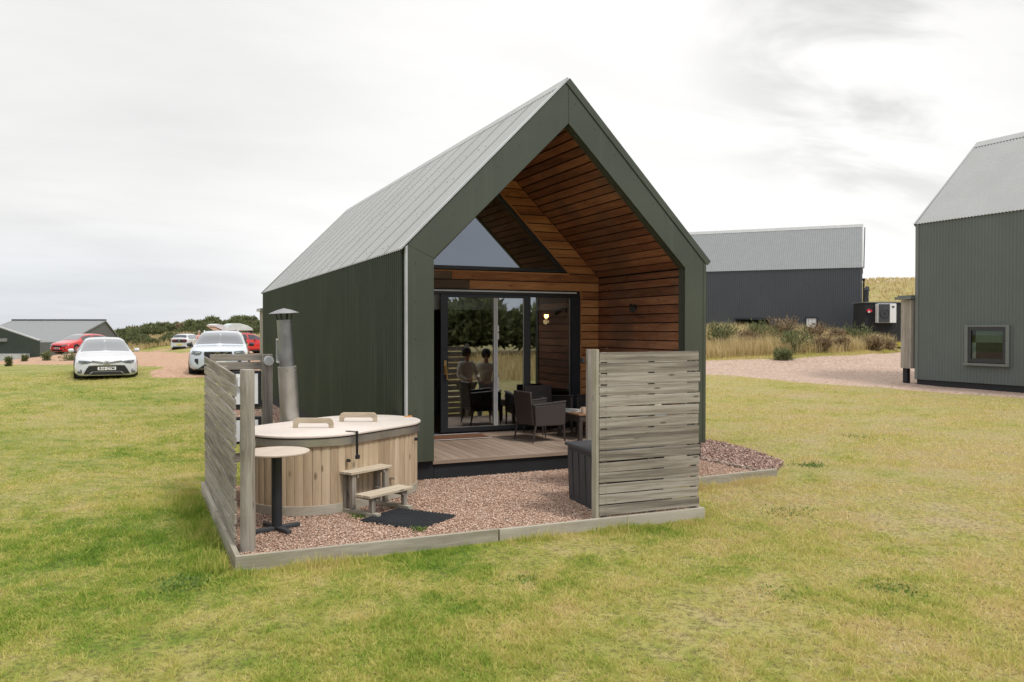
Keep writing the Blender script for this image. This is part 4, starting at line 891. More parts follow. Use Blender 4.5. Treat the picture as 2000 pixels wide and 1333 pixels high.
for cpos, dirv in ((Vector((-1.35, -.83, 0)), Vector((.905, -.42, 0))), (Vector((-.72, -.42, 0)), Vector((.905, -.42, 0)))):
    dirv = dirv.normalized(); sdv = Vector((-dirv.y, dirv.x, 0)); p = MB(); hl = .235
    prof = [(-hl, 0), (-hl+.05, 0), (-hl+.055, .038), (-hl+.075, .052), (hl-.075, .052), (hl-.055, .038), (hl-.05, 0), (hl, 0), (hl, .065), (hl-.02, .10), (hl-.045, .112), (-hl+.045, .112), (-hl+.02, .10), (-hl, .065)]
    n = len(prof); vs = [cpos+dirv*a+sdv*s_+Vector((0, 0, .874+b_)) for s_ in (-.018, .018) for a, b_ in prof]
    fs = [(0, 1, 12, 13), ] ; 
    quads = [(0, 1, 2, 13), (13, 2, 3, 12), (12, 3, 11), (11, 3, 4, 10), (10, 4, 9), (9, 4, 5, 8), (8, 5, 6, 7)]
    fs = [tuple(q) for q in quads]+[tuple(i+n for i in q)[::-1] for q in quads]+[((i+1) % n, i, n+i, n+(i+1) % n) for i in range(n)]
    p.add(vs, fs, [[(vs[i].x*2+vs[i].y, vs[i].z) for i in f] for f in fs]); p.build('lid_handle', M['pale'], ld, bevel=.003)
def pt_on(t, r_):      # point on the front straight side, t metres from C1
    return C1+ax*t-pp*r_
q = pt_on(-.02, .752); nrm = -pp
p = MB(); p.beam(q+Vector((0, 0, .885)), q+Vector((0, 0, .60))+nrm*.0, .032, .006, upv=tuple(ax)); p.beam(q-nrm*.16+Vector((0, 0, .879)), q+nrm*.003+Vector((0, 0, .884)), .032, .006); o = tb(p, 'strap', 'black'); p = MB(); p.box(q+nrm*.008+Vector((0, 0, .6)), (.05, .03, .045), Matrix((ax, nrm, Vector((0, 0, 1)))).transposed()); p.build('buckle', M['black'], o, bevel=.004)
a9 = R(-60); e = (ax*math.cos(a9)+pp*math.sin(a9)); q = C2+ax*.72+pp*-.22; q = C2+(q-C2).normalized()*.752
ne = (q-C2).normalized(); te = Vector((-ne.y, ne.x, 0))
p = MB(); p.beam(q+Vector((0, 0, .88)), q+Vector((0, 0, .66)), .03, .006, upv=tuple(te)); p.beam(q-ne*.1+Vector((0, 0, .878)), q+ne*.003+Vector((0, 0, .882)), .03, .006); p.beam(q+te*-.03+Vector((0, 0, .86)), q+te*.015+ne*.01+Vector((0, 0, .68)), .02, .004, upv=tuple(te)); tb(p, 'orange_strap', 'orange')
for t_, z in ((-.12, .57), ): 
    q = pt_on(t_, .70); p = MB(); p.tube(q+Vector((0, 0, z)), q-pp*.035+Vector((0, 0, z)), .018); tb(p, 'knob', 'black')
q = C2+(ax*.35-pp*.94).normalized()*.70; p = MB(); p.tube(q+Vector((0, 0, .66)), q+(q-C2).normalized()*.035+Vector((0, 0, .66)), .02); tb(p, 'knob', 'black')
q = pt_on(.62, .70); p = MB(); p.tube(q+Vector((0, 0, .26)), q-pp*.05+Vector((0, 0, .26)), .015); tb(p, 'drain_valve', 'steel')
# stove flue behind the tub
fl = empty('stove_flue', (-1.42, .12, .0), 'leaning stainless steel stove flue with conical cap behind the tub', 'flue')
ft = Vector((-.12, 0, 2.26))/2.26
p = MB(); p.tube(ft*.3, ft*1.55, .118, .116, n=28); p.tube(ft*1.55, ft*1.552, .116, .1, n=28); p.build('outer_pipe', M['steel'], fl, smooth=True)
p = MB(); p.tube(ft*1.552, ft*2.12, .092, n=28); p.tube(ft*2.12, ft*2.14, .096, n=28); p.build('inner_pipe', M['steel_d'], fl, smooth=True)
Mc = Vector((0, 0, 1)).rotation_difference(ft).to_matrix()
p = MB(); p.lathe([(.185, 2.225), (.18, 2.232), (.09, 2.268), (.001, 2.29)], n=32, M=Mc); p.lathe([(.183, 2.222), (.001, 2.25)], n=32, M=Mc); p.build('rain_cap', M['steel_d'], fl, smooth=True)
p = MB()
for i in range(4):
    a = R(45+90*i+15); d1 = Vector((math.cos(a), math.sin(a), 0)); p.beam(Mc @ (d1*.075+Vector((0, 0, 2.1))), Mc @ (d1*.11+Vector((0, 0, 2.235))), .022, .005, upv=tuple(d1))
p.build('cap_bracket', M['black'], fl)
p = MB()
for i in range(3): a = R(-100+60*i); d1 = Vector((math.cos(a), math.sin(a), 0)); p.tube(ft*1.5+d1*.116, ft*1.5+d1*.124, .01, n=8)
p.build('rivets', M['steel_d'], fl)
p = MB(); p.box2((-.16, -.16, .0), (.16, .16, .34)); p.build('stove_box', M['steel_d'], fl, bevel=.01)

# round side table
rt_ = empty('side_table', (-1.935, -2.03, 0), 'small round wooden pedestal table beside the left fence post', 'table')
p = MB(); p.lathe([(.001, .775), (.31, .775), (.325, .783), (.325, .795), (.318, .80), (.001, .80)], n=48); p.build('table_top', paint('worn_table_top', (.56, .47, .38), .55, var=.12, scale=5, dirt=.15), rt_, smooth=True)
p = MB(); p.tube((0, 0, .03), (0, 0, .76), .052, n=20); p.tube((0, 0, .755), (0, 0, .774), .1, n=20); p.build('pedestal', M['anth'], rt_, smooth=True)
p = MB()
for a in (R(20), R(110)): d1 = Vector((math.cos(a), math.sin(a), 0)); p.beam(d1*-.25+Vector((0, 0, .025)), d1*.25+Vector((0, 0, .025)), .055, .04)
p.build('foot', M['resin'], rt_, bevel=.008)

# wooden steps
stp = empty('wooden_steps', (-.86, -1.45, 0), 'two tread wooden steps standing against the tub', 'steps', rz=math.atan2(ax.y, ax.x)-R(4))
stp.scale = (1.14, 1.1, 1.06)
def sp_(mb, nm, mt='weather', **k): return mb.build(nm, M[mt], stp, bevel=.004, **k)
for y, z, wd_, dp in ((.02, .42, .56, .17), (-.24, .215, .60, .2)):
    p = MB(); p.box((0, y-dp*.27, z), (wd_, dp*.48, .028)); p.box((0, y+dp*.27, z), (wd_, dp*.48, .028)); sp_(p, 'tread', 'pale')
for s_ in (-1, 1):
    x = s_*.22
    p = MB(); p.box((x, -.10, .02), (.06, .56, .045)); sp_(p, 'runner', 'green_post')
    p = MB(); p.box((x, -.02, .225), (.05, .045, .36)); sp_(p, 'leg'); p = MB(); p.box((x, .09, .225), (.05, .045, .36)); sp_(p, 'leg'); p = MB(); p.box((x, -.29, .12), (.05, .045, .155)); sp_(p, 'leg')
    p = MB(); p.box((x-s_*.04, -.12, .178), (.025, .40, .045)); sp_(p, 'brace'); p = MB(); p.box((x-s_*.04, .03, .385), (.025, .17, .04)); sp_(p, 'brace')
# rubber mat
mt_ = MB(); mc = [Vector((-1.07, -1.99, 0)), Vector((-.51, -2.69, 0)), Vector((-.07, -2.17, 0)), Vector((-.58, -1.73, 0))]
mat_o = MB(); mat_o.prism([(q.x, q.y) for q in (Vector((-1.08, -2.0, 0)), Vector((-.62, -2.6, 0)), Vector((-.08, -2.2, 0)), Vector((-.55, -1.62, 0)))], 'z', .0, .014)
mo = mat_o.build('rubber_mat', M['rubber'], bevel=.002); tag(mo, 'black ribbed rubber mat lying on the gravel before the steps', 'mat')
p = MB(); A0, B0, C0, D0 = Vector((-1.08, -2.0, .014)), Vector((-.62, -2.6, .014)), Vector((-.08, -2.2, .014)), Vector((-.55, -1.62, .014))
for i in range(17): t = (i+.5)/17; p.beam(A0.lerp(B0, t).lerp(D0.lerp(C0, t), .02)+Vector((0, 0, .006)), A0.lerp(B0, t).lerp(D0.lerp(C0, t), .98)+Vector((0, 0, .006)), .014, .014)
p.build('ribs', M['rubber'], mo)
# storage box
bx = empty('storage_box', (1.42, -2.25, 0), 'dark grey resin storage box half hidden behind the right fence', 'storage box', rz=R(-5))
p = MB(); p.prism([(.02, .0), (.86, .0), (.88, .64), (.0, .64)], 'y', -.38, .38); p.build('body', M['resin'], bx, bevel=.01)
p = MB(); p.box2((-.03, -.41, .642), (.92, .41, .685)); p.build('lid', M['resin'], bx, bevel=.012)
p = MB()
for y in (-.24, -.06, .12, .3): p.prism([(.018-.002*0, .06), (.012, .06), (-.009, .6), (.0, .6)], 'y', y-.065, y+.065)
p.build('door_ribs', M['resin'], bx, bevel=.003)
# doormat
dm = MB(); dm.prism([(1.0, 1.84), (2.0, 1.80), (2.04, 2.42), (1.02, 2.44)], 'z', .2515, .262); d_o = dm.build('doormat', paint('coir', (.17, .075, .035), .95, var=.3, scale=30), bevel=.002); tag(d_o, 'brown doormat with pale edges on the deck by the open door', 'doormat')
p = MB(); p.beam((1.0, 1.83, .2645), (2.0, 1.79, .2645), .03, .004); p.build('pale_edging', M['white'], d_o); p = MB(); p.beam((1.02, 2.43, .2645), (2.04, 2.41, .2645), .03, .004); p.build('pale_edging', M['white'], d_o)
# ------------------------------------------------------------------ porch furniture
def wickermat():
    m_, n, b_ = newmat('brown_wicker'); o = coords(n, 'Object')
    br = n.nodes.new('ShaderNodeTexVoronoi'); mp = n.nodes.new('ShaderNodeMapping'); n.links.new(o, mp.inputs[0]); mp.inputs[3].default_value = (70, 70, 110); n.links.new(mp.outputs[0], br.inputs[0])
    cc = ramp(n, br.outputs['Distance'], [(.05, (.12, .095, .085)), (.45, (.06, .047, .042)), (.8, (.015, .012, .011))]); n.links.new(cc, b_.inputs['Base Color']); inp(b_, Roughness=.5); bump(n, b_, br.outputs['Distance'], -.6, .006); return m_
M['wicker'] = wickermat()
def wchair(loc, rz, label):
    t = empty('wicker_armchair', loc, label, 'chair', rz, 'brown wicker armchairs on the deck')
    p = MB(); p.box2((-.27, -.27, .33), (.27, .27, .40)); p.build('seat', M['wicker'], t, bevel=.015)
    p = MB(); p.box2((-.25, -.24, .401), (.25, .24, .45)); p.build('cushion', M['black'], t, bevel=.02)
    p = MB(); p.prism([(-.29, .27), (-.245, .27), (-.31, .80), (-.35, .79)], 'y', -.275, .275); p.build('backrest', M['wicker'], t, bevel=.012)
    for s_ in (-1, 1):
        p = MB(); p.prism([(-.265, .26), (.27, .26), (.285, .60), (.24, .625), (-.285, .575)], 'y', s_*.30-.025, s_*.30+.025); p.build('arm_panel', M['wicker'], t, bevel=.012)
        p = MB(); p.beam((-.31, s_*.30, .592), (.29, s_*.30, .635), .07, .025); p.build('armrest', M['wicker'], t, bevel=.01)
    for x in (-1, 1):
        for y in (-1, 1): p = MB(); p.tube((x*.255, y*.30, .27), (x*(.275 if x > 0 else .31), y*.30, 0), .02, .013, n=8); p.build('leg', M['wicker'], t)
    return t
wchair((2.63, 1.27, .25), R(4), 'wicker armchair nearest the viewer, turned sideways to the low table')
wchair((3.18, 2.08, .25), R(-82), 'wicker armchair with its back against the fixed glass')
wchair((4.02, 1.75, .25), R(196), 'wicker armchair behind the low table at the dark door jamb')
tb_ = empty('coffee_table', (3.52, 1.28, .25), 'low wicker table with a brown wooden top beside the armchairs', 'table', rz=R(2))
p = MB(); p.box2((-.40, -.37, .40), (.44, .37, .425)); p.build('table_top', paint('table_wood', (.30, .16, .08), .4, var=.2, scale=6), tb_, bevel=.005)
p = MB(); p.box2((-.38, -.35, .30), (.42, .35, .398)); p.build('apron', M['wicker'], tb_, bevel=.006)
for x, y in ((-.36, -.33), (.4, -.33), (-.36, .33), (.4, .33)): p = MB(); p.box2((x-.03, y-.03, 0), (x+.03, y+.03, .299)); p.build('leg', M['wicker'], tb_, bevel=.005)
cu = MB(); cu.lathe([(.001, .0), (.036, 0), (.042, .03), (.043, .1), (.038, .1), (.036, .02), (.001, .015)], n=24)
co = cu.build('mug', paint('mug_glaze', (.55, .43, .33), .3, var=.05), smooth=True); co.location = (3.28, 1.02, .676); tag(co, 'pale brown mug at the near corner of the low table', 'mug')
p = MB(); p.path([(-.042, 0, .025), (-.065, 0, .04), (-.068, 0, .065), (-.042, 0, .085)], .007); p.build('handle', co.data.materials[0], co)
np_ = MB()
for i in range(5): np_.box((.006*i, .004*i, .004+.007*i), (.36-.01*i, .27, .005), Matrix.Rotation(R(6*i-8), 3, 'Z') @ Matrix.Rotation(R(1.5*i), 3, 'Y'))
po = np_.build('newspapers', M['white']); po.location = (3.30, 1.33, .678); tag(po, 'loose pile of white papers on the low table', 'papers')

# ------------------------------------------------------------------ people
M['skin'] = paint('skin', (.45, .25, .17), .5, var=.05); M['hair_d'] = paint('dark_hair', (.03, .02, .015), .6, var=.2); M['hair_g'] = paint('light_hair', (.35, .3, .24), .6, var=.2)
M['beige'] = paint('beige_fleece', (.74, .70, .58), .9, var=.1); M['tan'] = paint('tan_jacket', (.72, .66, .52), .9, var=.1); M['olive'] = paint('olive_trousers', (.26, .25, .16), .9, var=.15); M['jeans'] = paint('grey_jeans', (.26, .31, .33), .9, var=.15); M['pinkc'] = paint('pink_top', (.6, .38, .35), .9, var=.05); M['shoe'] = paint('pale_shoe', (.3, .28, .26), .7)
def skin(name, mat, J, E, rad, parent, sub=2, root=None):
    me = bpy.data.meshes.new(name); ks = list(J); ix = {k: i for i, k in enumerate(ks)}
    me.from_pydata([J[k] for k in ks], [(ix[a], ix[b_]) for a, b_ in E], []); me.materials.append(mat)
    o = bpy.data.objects.new(name, me); COL.objects.link(o); o.parent = parent
    md = o.modifiers.new('skin', 'SKIN'); md.use_smooth_shade = True
    lay = me.skin_vertices[0] if me.skin_vertices else None
    if lay is None:
        bpy.context.view_layer.objects.active = o; lay = me.skin_vertices[0]
    for k in ks:
        r_ = rad[k]; lay.data[ix[k]].radius = (r_, r_) if not isinstance(r_, tuple) else r_
        lay.data[ix[k]].use_root = (k == (root or ks[0]))
    s_ = o.modifiers.new('sub', 'SUBSURF'); s_.levels = sub; s_.render_levels = sub
    return o
def person(label, loc, rz, h, top, legs, hair, arms, stance=.11, lean=.0):
    t = empty('person', loc, label, 'person', rz); s = h/1.75
    V = lambda x, y, z: (x*s, y*s, z*s)
    J = {'pelvis': V(0, 0, .95), 'waist': V(0, -lean*.3, 1.1), 'chest': V(0, -lean*.7, 1.32), 'neckb': V(0, -lean, 1.46), 'neck': V(0, -lean-.01, 1.53), 'jaw': V(0, -lean-.03, 1.60), 'head': V(0, -lean-.02, 1.68)}
    rad = {'pelvis': .13*s, 'waist': .12*s, 'chest': .14*s, 'neckb': .07*s, 'neck': .05*s, 'jaw': .065*s, 'head': .085*s}
    E = [('pelvis', 'waist'), ('waist', 'chest'), ('chest', 'neckb'), ('neckb', 'neck'), ('neck', 'jaw'), ('jaw', 'head')]
    for q, sg in (('L', -1), ('R', 1)):
        J['hip'+q] = V(sg*.09, 0, .9); J['knee'+q] = V(sg*stance, -.02, .5); J['ank'+q] = V(sg*(stance+.01), .02, .09); J['toe'+q] = V(sg*(stance+.03), -.13, .03)
        rad.update({'hip'+q: .085*s, 'knee'+q: .058*s, 'ank'+q: .04*s, 'toe'+q: .035*s}); E += [('pelvis', 'hip'+q), ('hip'+q, 'knee'+q), ('knee'+q, 'ank'+q), ('ank'+q, 'toe'+q)]
        J['sh'+q] = V(sg*.18, -lean*.9, 1.42); el, wr, ha = arms[q]
        J['el'+q], J['wr'+q], J['ha'+q] = V(*el), V(*wr), V(*ha)
        rad.update({'sh'+q: .062*s, 'el'+q: .045*s, 'wr'+q: .028*s, 'ha'+q: .034*s}); E += [('chest', 'sh'+q), ('sh'+q, 'el'+q), ('el'+q, 'wr'+q), ('wr'+q, 'ha'+q)]
    b_ = skin('body', M['skin'], J, E, rad, t)
    f = 1.16
    K = ['pelvis', 'waist', 'chest', 'neckb', 'shL', 'elL', 'wrL', 'shR', 'elR', 'wrR']; skin('jacket', M[top], {k: J[k] for k in K}, [e for e in E if e[0] in K and e[1] in K], {k: rad[k]*(f+.14 if k[:2] in ('wr', 'el') else f) for k in K}, t)
    K = ['pelvis', 'hipL', 'kneeL', 'ankL', 'hipR', 'kneeR', 'ankR']; skin('trousers', M[legs], {k: J[k] for k in K}, [e for e in E if e[0] in K and e[1] in K], {k: rad[k]*(1.45 if k[:3] == 'ank' else 1.2) for k in K}, t)
    for q in 'LR': skin('shoe', M['shoe'], {'a': J['ank'+q], 'b': J['toe'+q]}, [('a', 'b')], {'a': .058*s, 'b': .05*s}, t)
    hd = Vector(J['head'])
    p = MB(); p.lathe([(.001, .115), (.06, .10), (.095, .05), (.10, .0), (.09, -.06), (.075, -.09), (.001, -.05)], c=hd+Vector((0, .022, .012)), n=16); p.build('hair', M[hair], t, smooth=True)
    p = MB(); p.prism([(-.018, -.03), (.018, -.03), (.008, .02), (-.008, .02)], 'y', hd.y-.105*s, hd.y-.06*s); o = p.build('nose', M['skin'], t, bevel=.006); o.location = (0, 0, hd.z-.02)
    p = MB()
    for sg in (-1, 1): p.lathe([(.001, -.012), (.012, 0), (.001, .012)], c=hd+Vector((sg*.034, -.078*s, .012)), n=10)
    p.build('eyes', M['hair_d'], t)
    for q, sg in (('L', -1), ('R', 1)):
        h0 = Vector(J['ha'+q]); w0 = Vector(J['wr'+q]); d = (h0-w0).normalized(); sd_ = Vector((-d.y, d.x, .0)) if abs(d.z) < .9 else Vector((0, 1, 0)); sd_.normalize()
        for i, fl_ in enumerate((.06, .075, .08, .072, .05)):
            if i == 0: a = w0+d*.03*s; pts = {'a': a+sd_*.02, 'b': a+sd_*.05+d*.02, 'c': a+sd_*.055+d*.05}
            else: a = h0+sd_*(.024-.016*(i-1)); pts = {'a': a, 'b': a+d*fl_*.5, 'c': a+d*fl_+Vector((0, -.015, -.01))}
            skin('finger', M['skin'], {k: tuple(v) for k, v in pts.items()}, [('a', 'b'), ('b', 'c')], {'a': .010, 'b': .009, 'c': .007}, b_, sub=1)
    return t
person('person in beige jacket and olive trousers behind the right fence, mirrored in the sliding glass', (2.99, -.46, 0), R(165), 1.60, 'beige', 'olive', 'hair_d', {'L': ((-.27, -.05, 1.15), (-.16, -.25, 1.1), (-.1, -.33, 1.12)), 'R': ((.26, -.06, 1.14), (.14, -.24, 1.06), (.07, -.31, 1.08))})
person('person in tan jacket and grey jeans behind the right fence, mirrored in the sliding glass', (3.50, -.62, 0), R(200), 1.56, 'tan', 'jeans', 'hair_d', {'L': ((-.25, -.08, 1.14), (-.1, -.26, 1.0), (-.02, -.3, .97)), 'R': ((.25, -.05, 1.14), (.12, -.27, 1.02), (.04, -.33, 1.0))}, stance=.15)

# ------------------------------------------------------------------ cars
M['carwhite'] = paint('white_car_paint', (.60, .60, .61), .22, var=.02, coat=1.0); M['carblue'] = paint('cool_white_paint', (.55, .59, .65), .2, var=.02, coat=1.0); M['carred'] = paint('red_car_paint', (.55, .02, .018), .22, var=.06, coat=1.0)
M['tyre'] = paint('tyre', (.018, .018, .019), .85, var=.2); M['rim'] = paint('alloy_rim', (.45, .45, .46), .3, metal=.9); M['chrome'] = paint('chrome', (.75, .75, .76), .15, metal=1.); M['lens'] = paint('headlamp_glass', (.13, .15, .17), .12, coat=1.); M['taillight'] = paint('tail_light', (.35, .01, .02), .2, coat=1.); M['plate_w'] = paint('white_plate', (.8, .8, .78), .5, var=.02); M['plate_y'] = paint('yellow_plate', (.75, .62, .08), .5, var=.02); M['trimblk'] = paint('black_trim', (.02, .02, .022), .45)
def cr(P0, P1, P2, P3, t): return .5*((2*P1)+(-P0+P2)*t+(2*P0-5*P1+4*P2-P3)*t*t+(-P0+3*P1-3*P2+P3)*t**3)
class CarSurf:
    def __init__(s, st):
        R_ = []
        for (y, zl, wl, zb, wb, zt, wt) in st:
            zm = zl+(zb-zl)*.5; wm = max(wl, wb)*1.012
            R_.append([(0, y, zl), (wl*.86, y, zl), (wl, y, zl+.09), (wm, y, zm), (wb, y, zb), (wt+(wb-wt)*.10, y, zt-(zt-zb)*.14), (wt*.80, y, zt), (0, y, zt+.022)])
        s.R = np.array(R_)
    def at(s, u, v):
        K, m_ = s.R.shape[:2]; i = min(int(u), K-2); t = u-i; j = min(int(v), m_-2); q = v-j
        g = lambda i_: s.R[max(0, min(K-1, i_))]
        def ev(jj): 
            a, b_ = g(i)[jj], g(i+1)[jj]; c_ = cr(g(i-1)[jj], a, b_, g(i+2)[jj], t); return .5*c_+.5*(a+(b_-a)*t)
        jj = lambda k: max(0, min(m_-1, k)); a, b_ = ev(j), ev(jj(j+1)); return .35*cr(ev(jj(j-1)), a, b_, ev(jj(j+2)), q)+.65*(a+(b_-a)*q)
    def patch(s, mb, us, vs, off=.0, side=1):
        n, m_ = len(us), len(vs); P = []
        for a in us:
            for b_ in vs:
                p = s.at(a, b_)
                if off:
                    e = 1e-3; du = s.at(min(a+e, len(s.R)-1.001), b_)-s.at(a-e if a > e else a, b_); dv_ = s.at(a, min(b_+e, 6.999))-s.at(a, b_-e); nr = np.cross(dv_, du); nr /= np.linalg.norm(nr)+1e-9; p = p-nr*off*-1 if nr[0]*1+nr[2]*.4 > 0 else p-nr*off
                P.append((p[0]*side, p[1], p[2]))
        F_ = []
        for i in range(n-1):
            for j in range(m_-1):
                f = (i*m_+j, i*m_+j+1, (i+1)*m_+j+1, (i+1)*m_+j); F_.append(f if side < 0 else f[::-1])
        mb.add(P, F_)
def car(label, loc, rz, st, mat, glassu, wheels, wr, front, plate=None, platemat='plate_w', rear=False, group=None, hatch=None, sideglass=None, rails=False, mirror=True, mirmat=None, name='parked_car', rimspokes=5):
    t = empty(name, loc, label, 'car', rz, group); S = CarSurf(st); K = len(st); Lc = st[-1][0]
    p = MB(); us = list(np.linspace(0, K-1.001, (K-1)*6+1)); vs = list(np.linspace(0, 7, 29))
    for sd_ in (1, -1): S.patch(p, us, vs, 0, sd_)
    # end caps
    for u_ in (0, K-1.001):
        ring_ = [S.at(u_, v_) for v_ in vs]; P = [tuple(q) for q in ring_]+[(-q[0], q[1], q[2]) for q in ring_[::-1]][1:-1]; P = P if u_ > 0 else P[::-1]; p.add(P, [tuple(range(len(P)))])
    bm = bmesh.new(); o = p.build('body', M[mat], t, smooth=True); bm.from_mesh(o.data); bmesh.ops.remove_doubles(bm, verts=bm.verts, dist=.0015); bmesh.ops.recalc_face_normals(bm, faces=bm.faces); bm.to_mesh(o.data); bm.free()
    try: o.data.set_sharp_from_angle(angle=R(38))
    except Exception: pass
    ws, rs2, rb = glassu       # windscreen u range, rear glass u range, side ranges
    def gl(nm, u0, u1, v0, v1, both=True, m_='cglass', n=9, k=9):
        g_ = MB()
        for sd_ in ((1, -1) if both else (1,)): S.patch(g_, list(np.linspace(u0, u1, n)), list(np.linspace(v0, v1, k)), .007, sd_)
        return g_.build(nm, M[m_], t, smooth=True)
    gl('windscreen', ws[0], ws[1], 5.12, 7); gl('rear_window', rs2[0], rs2[1], 5.15, 7)
    for (a, b_) in rb:
        for sd_ in (1, -1):
            g_ = MB(); S.patch(g_, list(np.linspace(a, b_, 9)), list(np.linspace(4.10, 4.93, 5)), .007, sd_); g_.build('side_window', M['cglass'], t, smooth=True)
    # lower sill
    p = MB(); p.box2((-st[3][2]+.05, st[1][0]+.2, st[3][1]-.05), (st[3][2]-.05, Lc-.3, st[3][1]+.03)); p.build('underbody', M['trimblk'], t)
    Wd = max(q[2] for q in st)
    for yw in wheels:
        for sd_ in (-1, 1):
            xo = sd_*(Wd+.012)
            a_ = MB(); a_.tube((sd_*(Wd-.3), yw, wr+.02), (sd_*(Wd+.004), yw, wr+.02), wr+.055, n=28); a_.build('wheel_arch', M['trimblk'], t)
            w_ = MB(); w_.lathe([(wr*.62, -.1), (wr*.93, -.1), (wr, -.07), (wr, .07), (wr*.93, .1), (wr*.66, .1), (wr*.62, .085)], c=(sd_*(Wd-.078), yw, wr), n=28, M=Matrix.Rotation(R(90), 3, 'Y'))
            wo = w_.build('wheel', M['tyre'], t, smooth=True); q_ = MB()
            q_.tube((sd_*(Wd-.03), yw, wr), (sd_*(Wd+.006), yw, wr), wr*.64, n=24); q2 = MB(); q2.tube((sd_*(Wd-.032), yw, wr), (sd_*(Wd-.0), yw, wr), wr*.63, n=24); q2.build('wheel_well', M['trimblk'], wo)
            q_ = MB(); 
            for k in range(rimspokes): a = 2*math.pi*k/rimspokes+.3; q_.beam((sd_*(Wd+.008), yw, wr), (sd_*(Wd+.008), yw+math.cos(a)*wr*.62, wr+math.sin(a)*wr*.62), .05, .02, upv=(1, 0, 0))
            q_.lathe([(wr*.58, -.01), (wr*.65, -.01), (wr*.65, .012), (wr*.58, .012)], c=(sd_*(Wd+.008), yw, wr), n=24, M=Matrix.Rotation(R(90), 3, 'Y')); q_.tube((sd_*(Wd-.01), yw, wr), (sd_*(Wd+.016), yw, wr), .05, n=12); q_.build('rim', M['rim'], wo)
    # features on the end: polygons (x,z) laid on the curved nose
    yend = 0 if not rear else Lc; sg = 1 if not rear else -1
    stn = [q for q in st[:4]] if not rear else [q for q in st[::-1][:4]]
    xs = [q[2] for q in stn]; ys = [abs(q[0]-yend) for q in stn]
    def yat(x): return float(np.interp(abs(x), xs, ys))
    def feat(nm, polys, mt, off=.01, both=False, slope=0):
        f_ = MB()
        for poly in polys:
            for s_ in ((1, -1) if both else (1,)):
                pl_ = [(x*s_, z) for x, z in poly]; pl_ = pl_ if s_ > 0 else pl_[::-1]; n = len(pl_)
                # subdivide long polygons in x by edge sampling
                fr_ = [(x, yend+sg*(yat(x)-off), z) for x, z in pl_]; bk_ = [(x, yend+sg*(yat(x)+.03), z) for x, z in pl_]
                f_.add(fr_+bk_, [tuple(range(n)), tuple(range(2*n-1, n-1, -1))]+[(i, n+i, n+(i+1) % n, (i+1) % n) for i in range(n)])
        o_ = f_.build(nm, M[mt], t); bm = bmesh.new(); bm.from_mesh(o_.data); bmesh.ops.recalc_face_normals(bm, faces=bm.faces); bmesh.ops.triangulate(bm, faces=bm.faces); bm.to_mesh(o_.data); bm.free(); return o_
    for ft_ in front:
        if ft_[4] if len(ft_) > 4 else False:
            for s_ in (1, -1): feat(ft_[0], [[(x*s_, z) for x, z in ft_[1][0]][::s_]], ft_[2], ft_[3])
        else: feat(ft_[0], ft_[1], ft_[2], ft_[3])
    if plate:
        zc, txt = plate; p = MB(); y0 = yend-sg*.035; p.box2((-.26, min(y0, y0+sg*.02), zc-.056), (.26, max(y0, y0+sg*.02), zc+.056)); po_ = p.build('number_plate', M[platemat], t)
        if txt:
            tcv = bpy.data.curves.new('lettering', 'FONT'); tcv.body = txt; tcv.size = .112; tcv.align_x = 'CENTER'; tcv.align_y = 'CENTER'; tcv.extrude = .002; tcv.offset = .002
            to = bpy.data.objects.new('lettering', tcv); COL.objects.link(to); bpy.context.view_layer.update(); dg = bpy.context.evaluated_depsgraph_get(); me = bpy.data.meshes.new_from_object(to.evaluated_get(dg)); bpy.data.objects.remove(to)
            me.materials.clear(); me.materials.append(M['black']); to = bpy.data.objects.new('lettering', me); COL.objects.link(to); to.parent = po_; to.rotation_euler = (R(90), 0, 0 if sg > 0 else R(180)); to.location = (0, y0-sg*.003, zc)
    if mirror:
        ym = st[ [i for i in range(K) if i >= ws[0]][0] ][0]+.25; zb_ = st[int(ws[0])+1][3]
        for sd_ in (1, -1):
            p = MB(); p.lathe([(.001, -.12), (.06, -.09), (.078, 0), (.07, .08), (.001, .11)], n=14, M=Matrix.Diagonal((.8, .75, 1)) @ Matrix.Rotation(R(90), 3, 'Y')); o_ = p.build('wing_mirror', M[mirmat or mat], t, smooth=True); o_.location = (sd_*(Wd+.095), ym, zb_+.06)
            p = MB(); p.beam((sd_*(Wd-.06), ym+.03, zb_+.0), (sd_*(Wd+.05), ym+.01, zb_+.03), .06, .03); p.build('mirror_arm', M['trimblk'], t)
    if rails:
        u0 = rails
        for sd_ in (1, -1):
            p = MB(); a, b_ = S.at(u0[0], 5.6), S.at(u0[1], 5.6); p.path([(sd_*a[0], a[1], a[2]+.0), (sd_*a[0], a[1]+.12, a[2]+.06), (sd_*b_[0], b_[1]-.12, b_[2]+.06), (sd_*b_[0], b_[1], b_[2])], .018); p.build('roof_rail', M['chrome'], t)
    return t, S
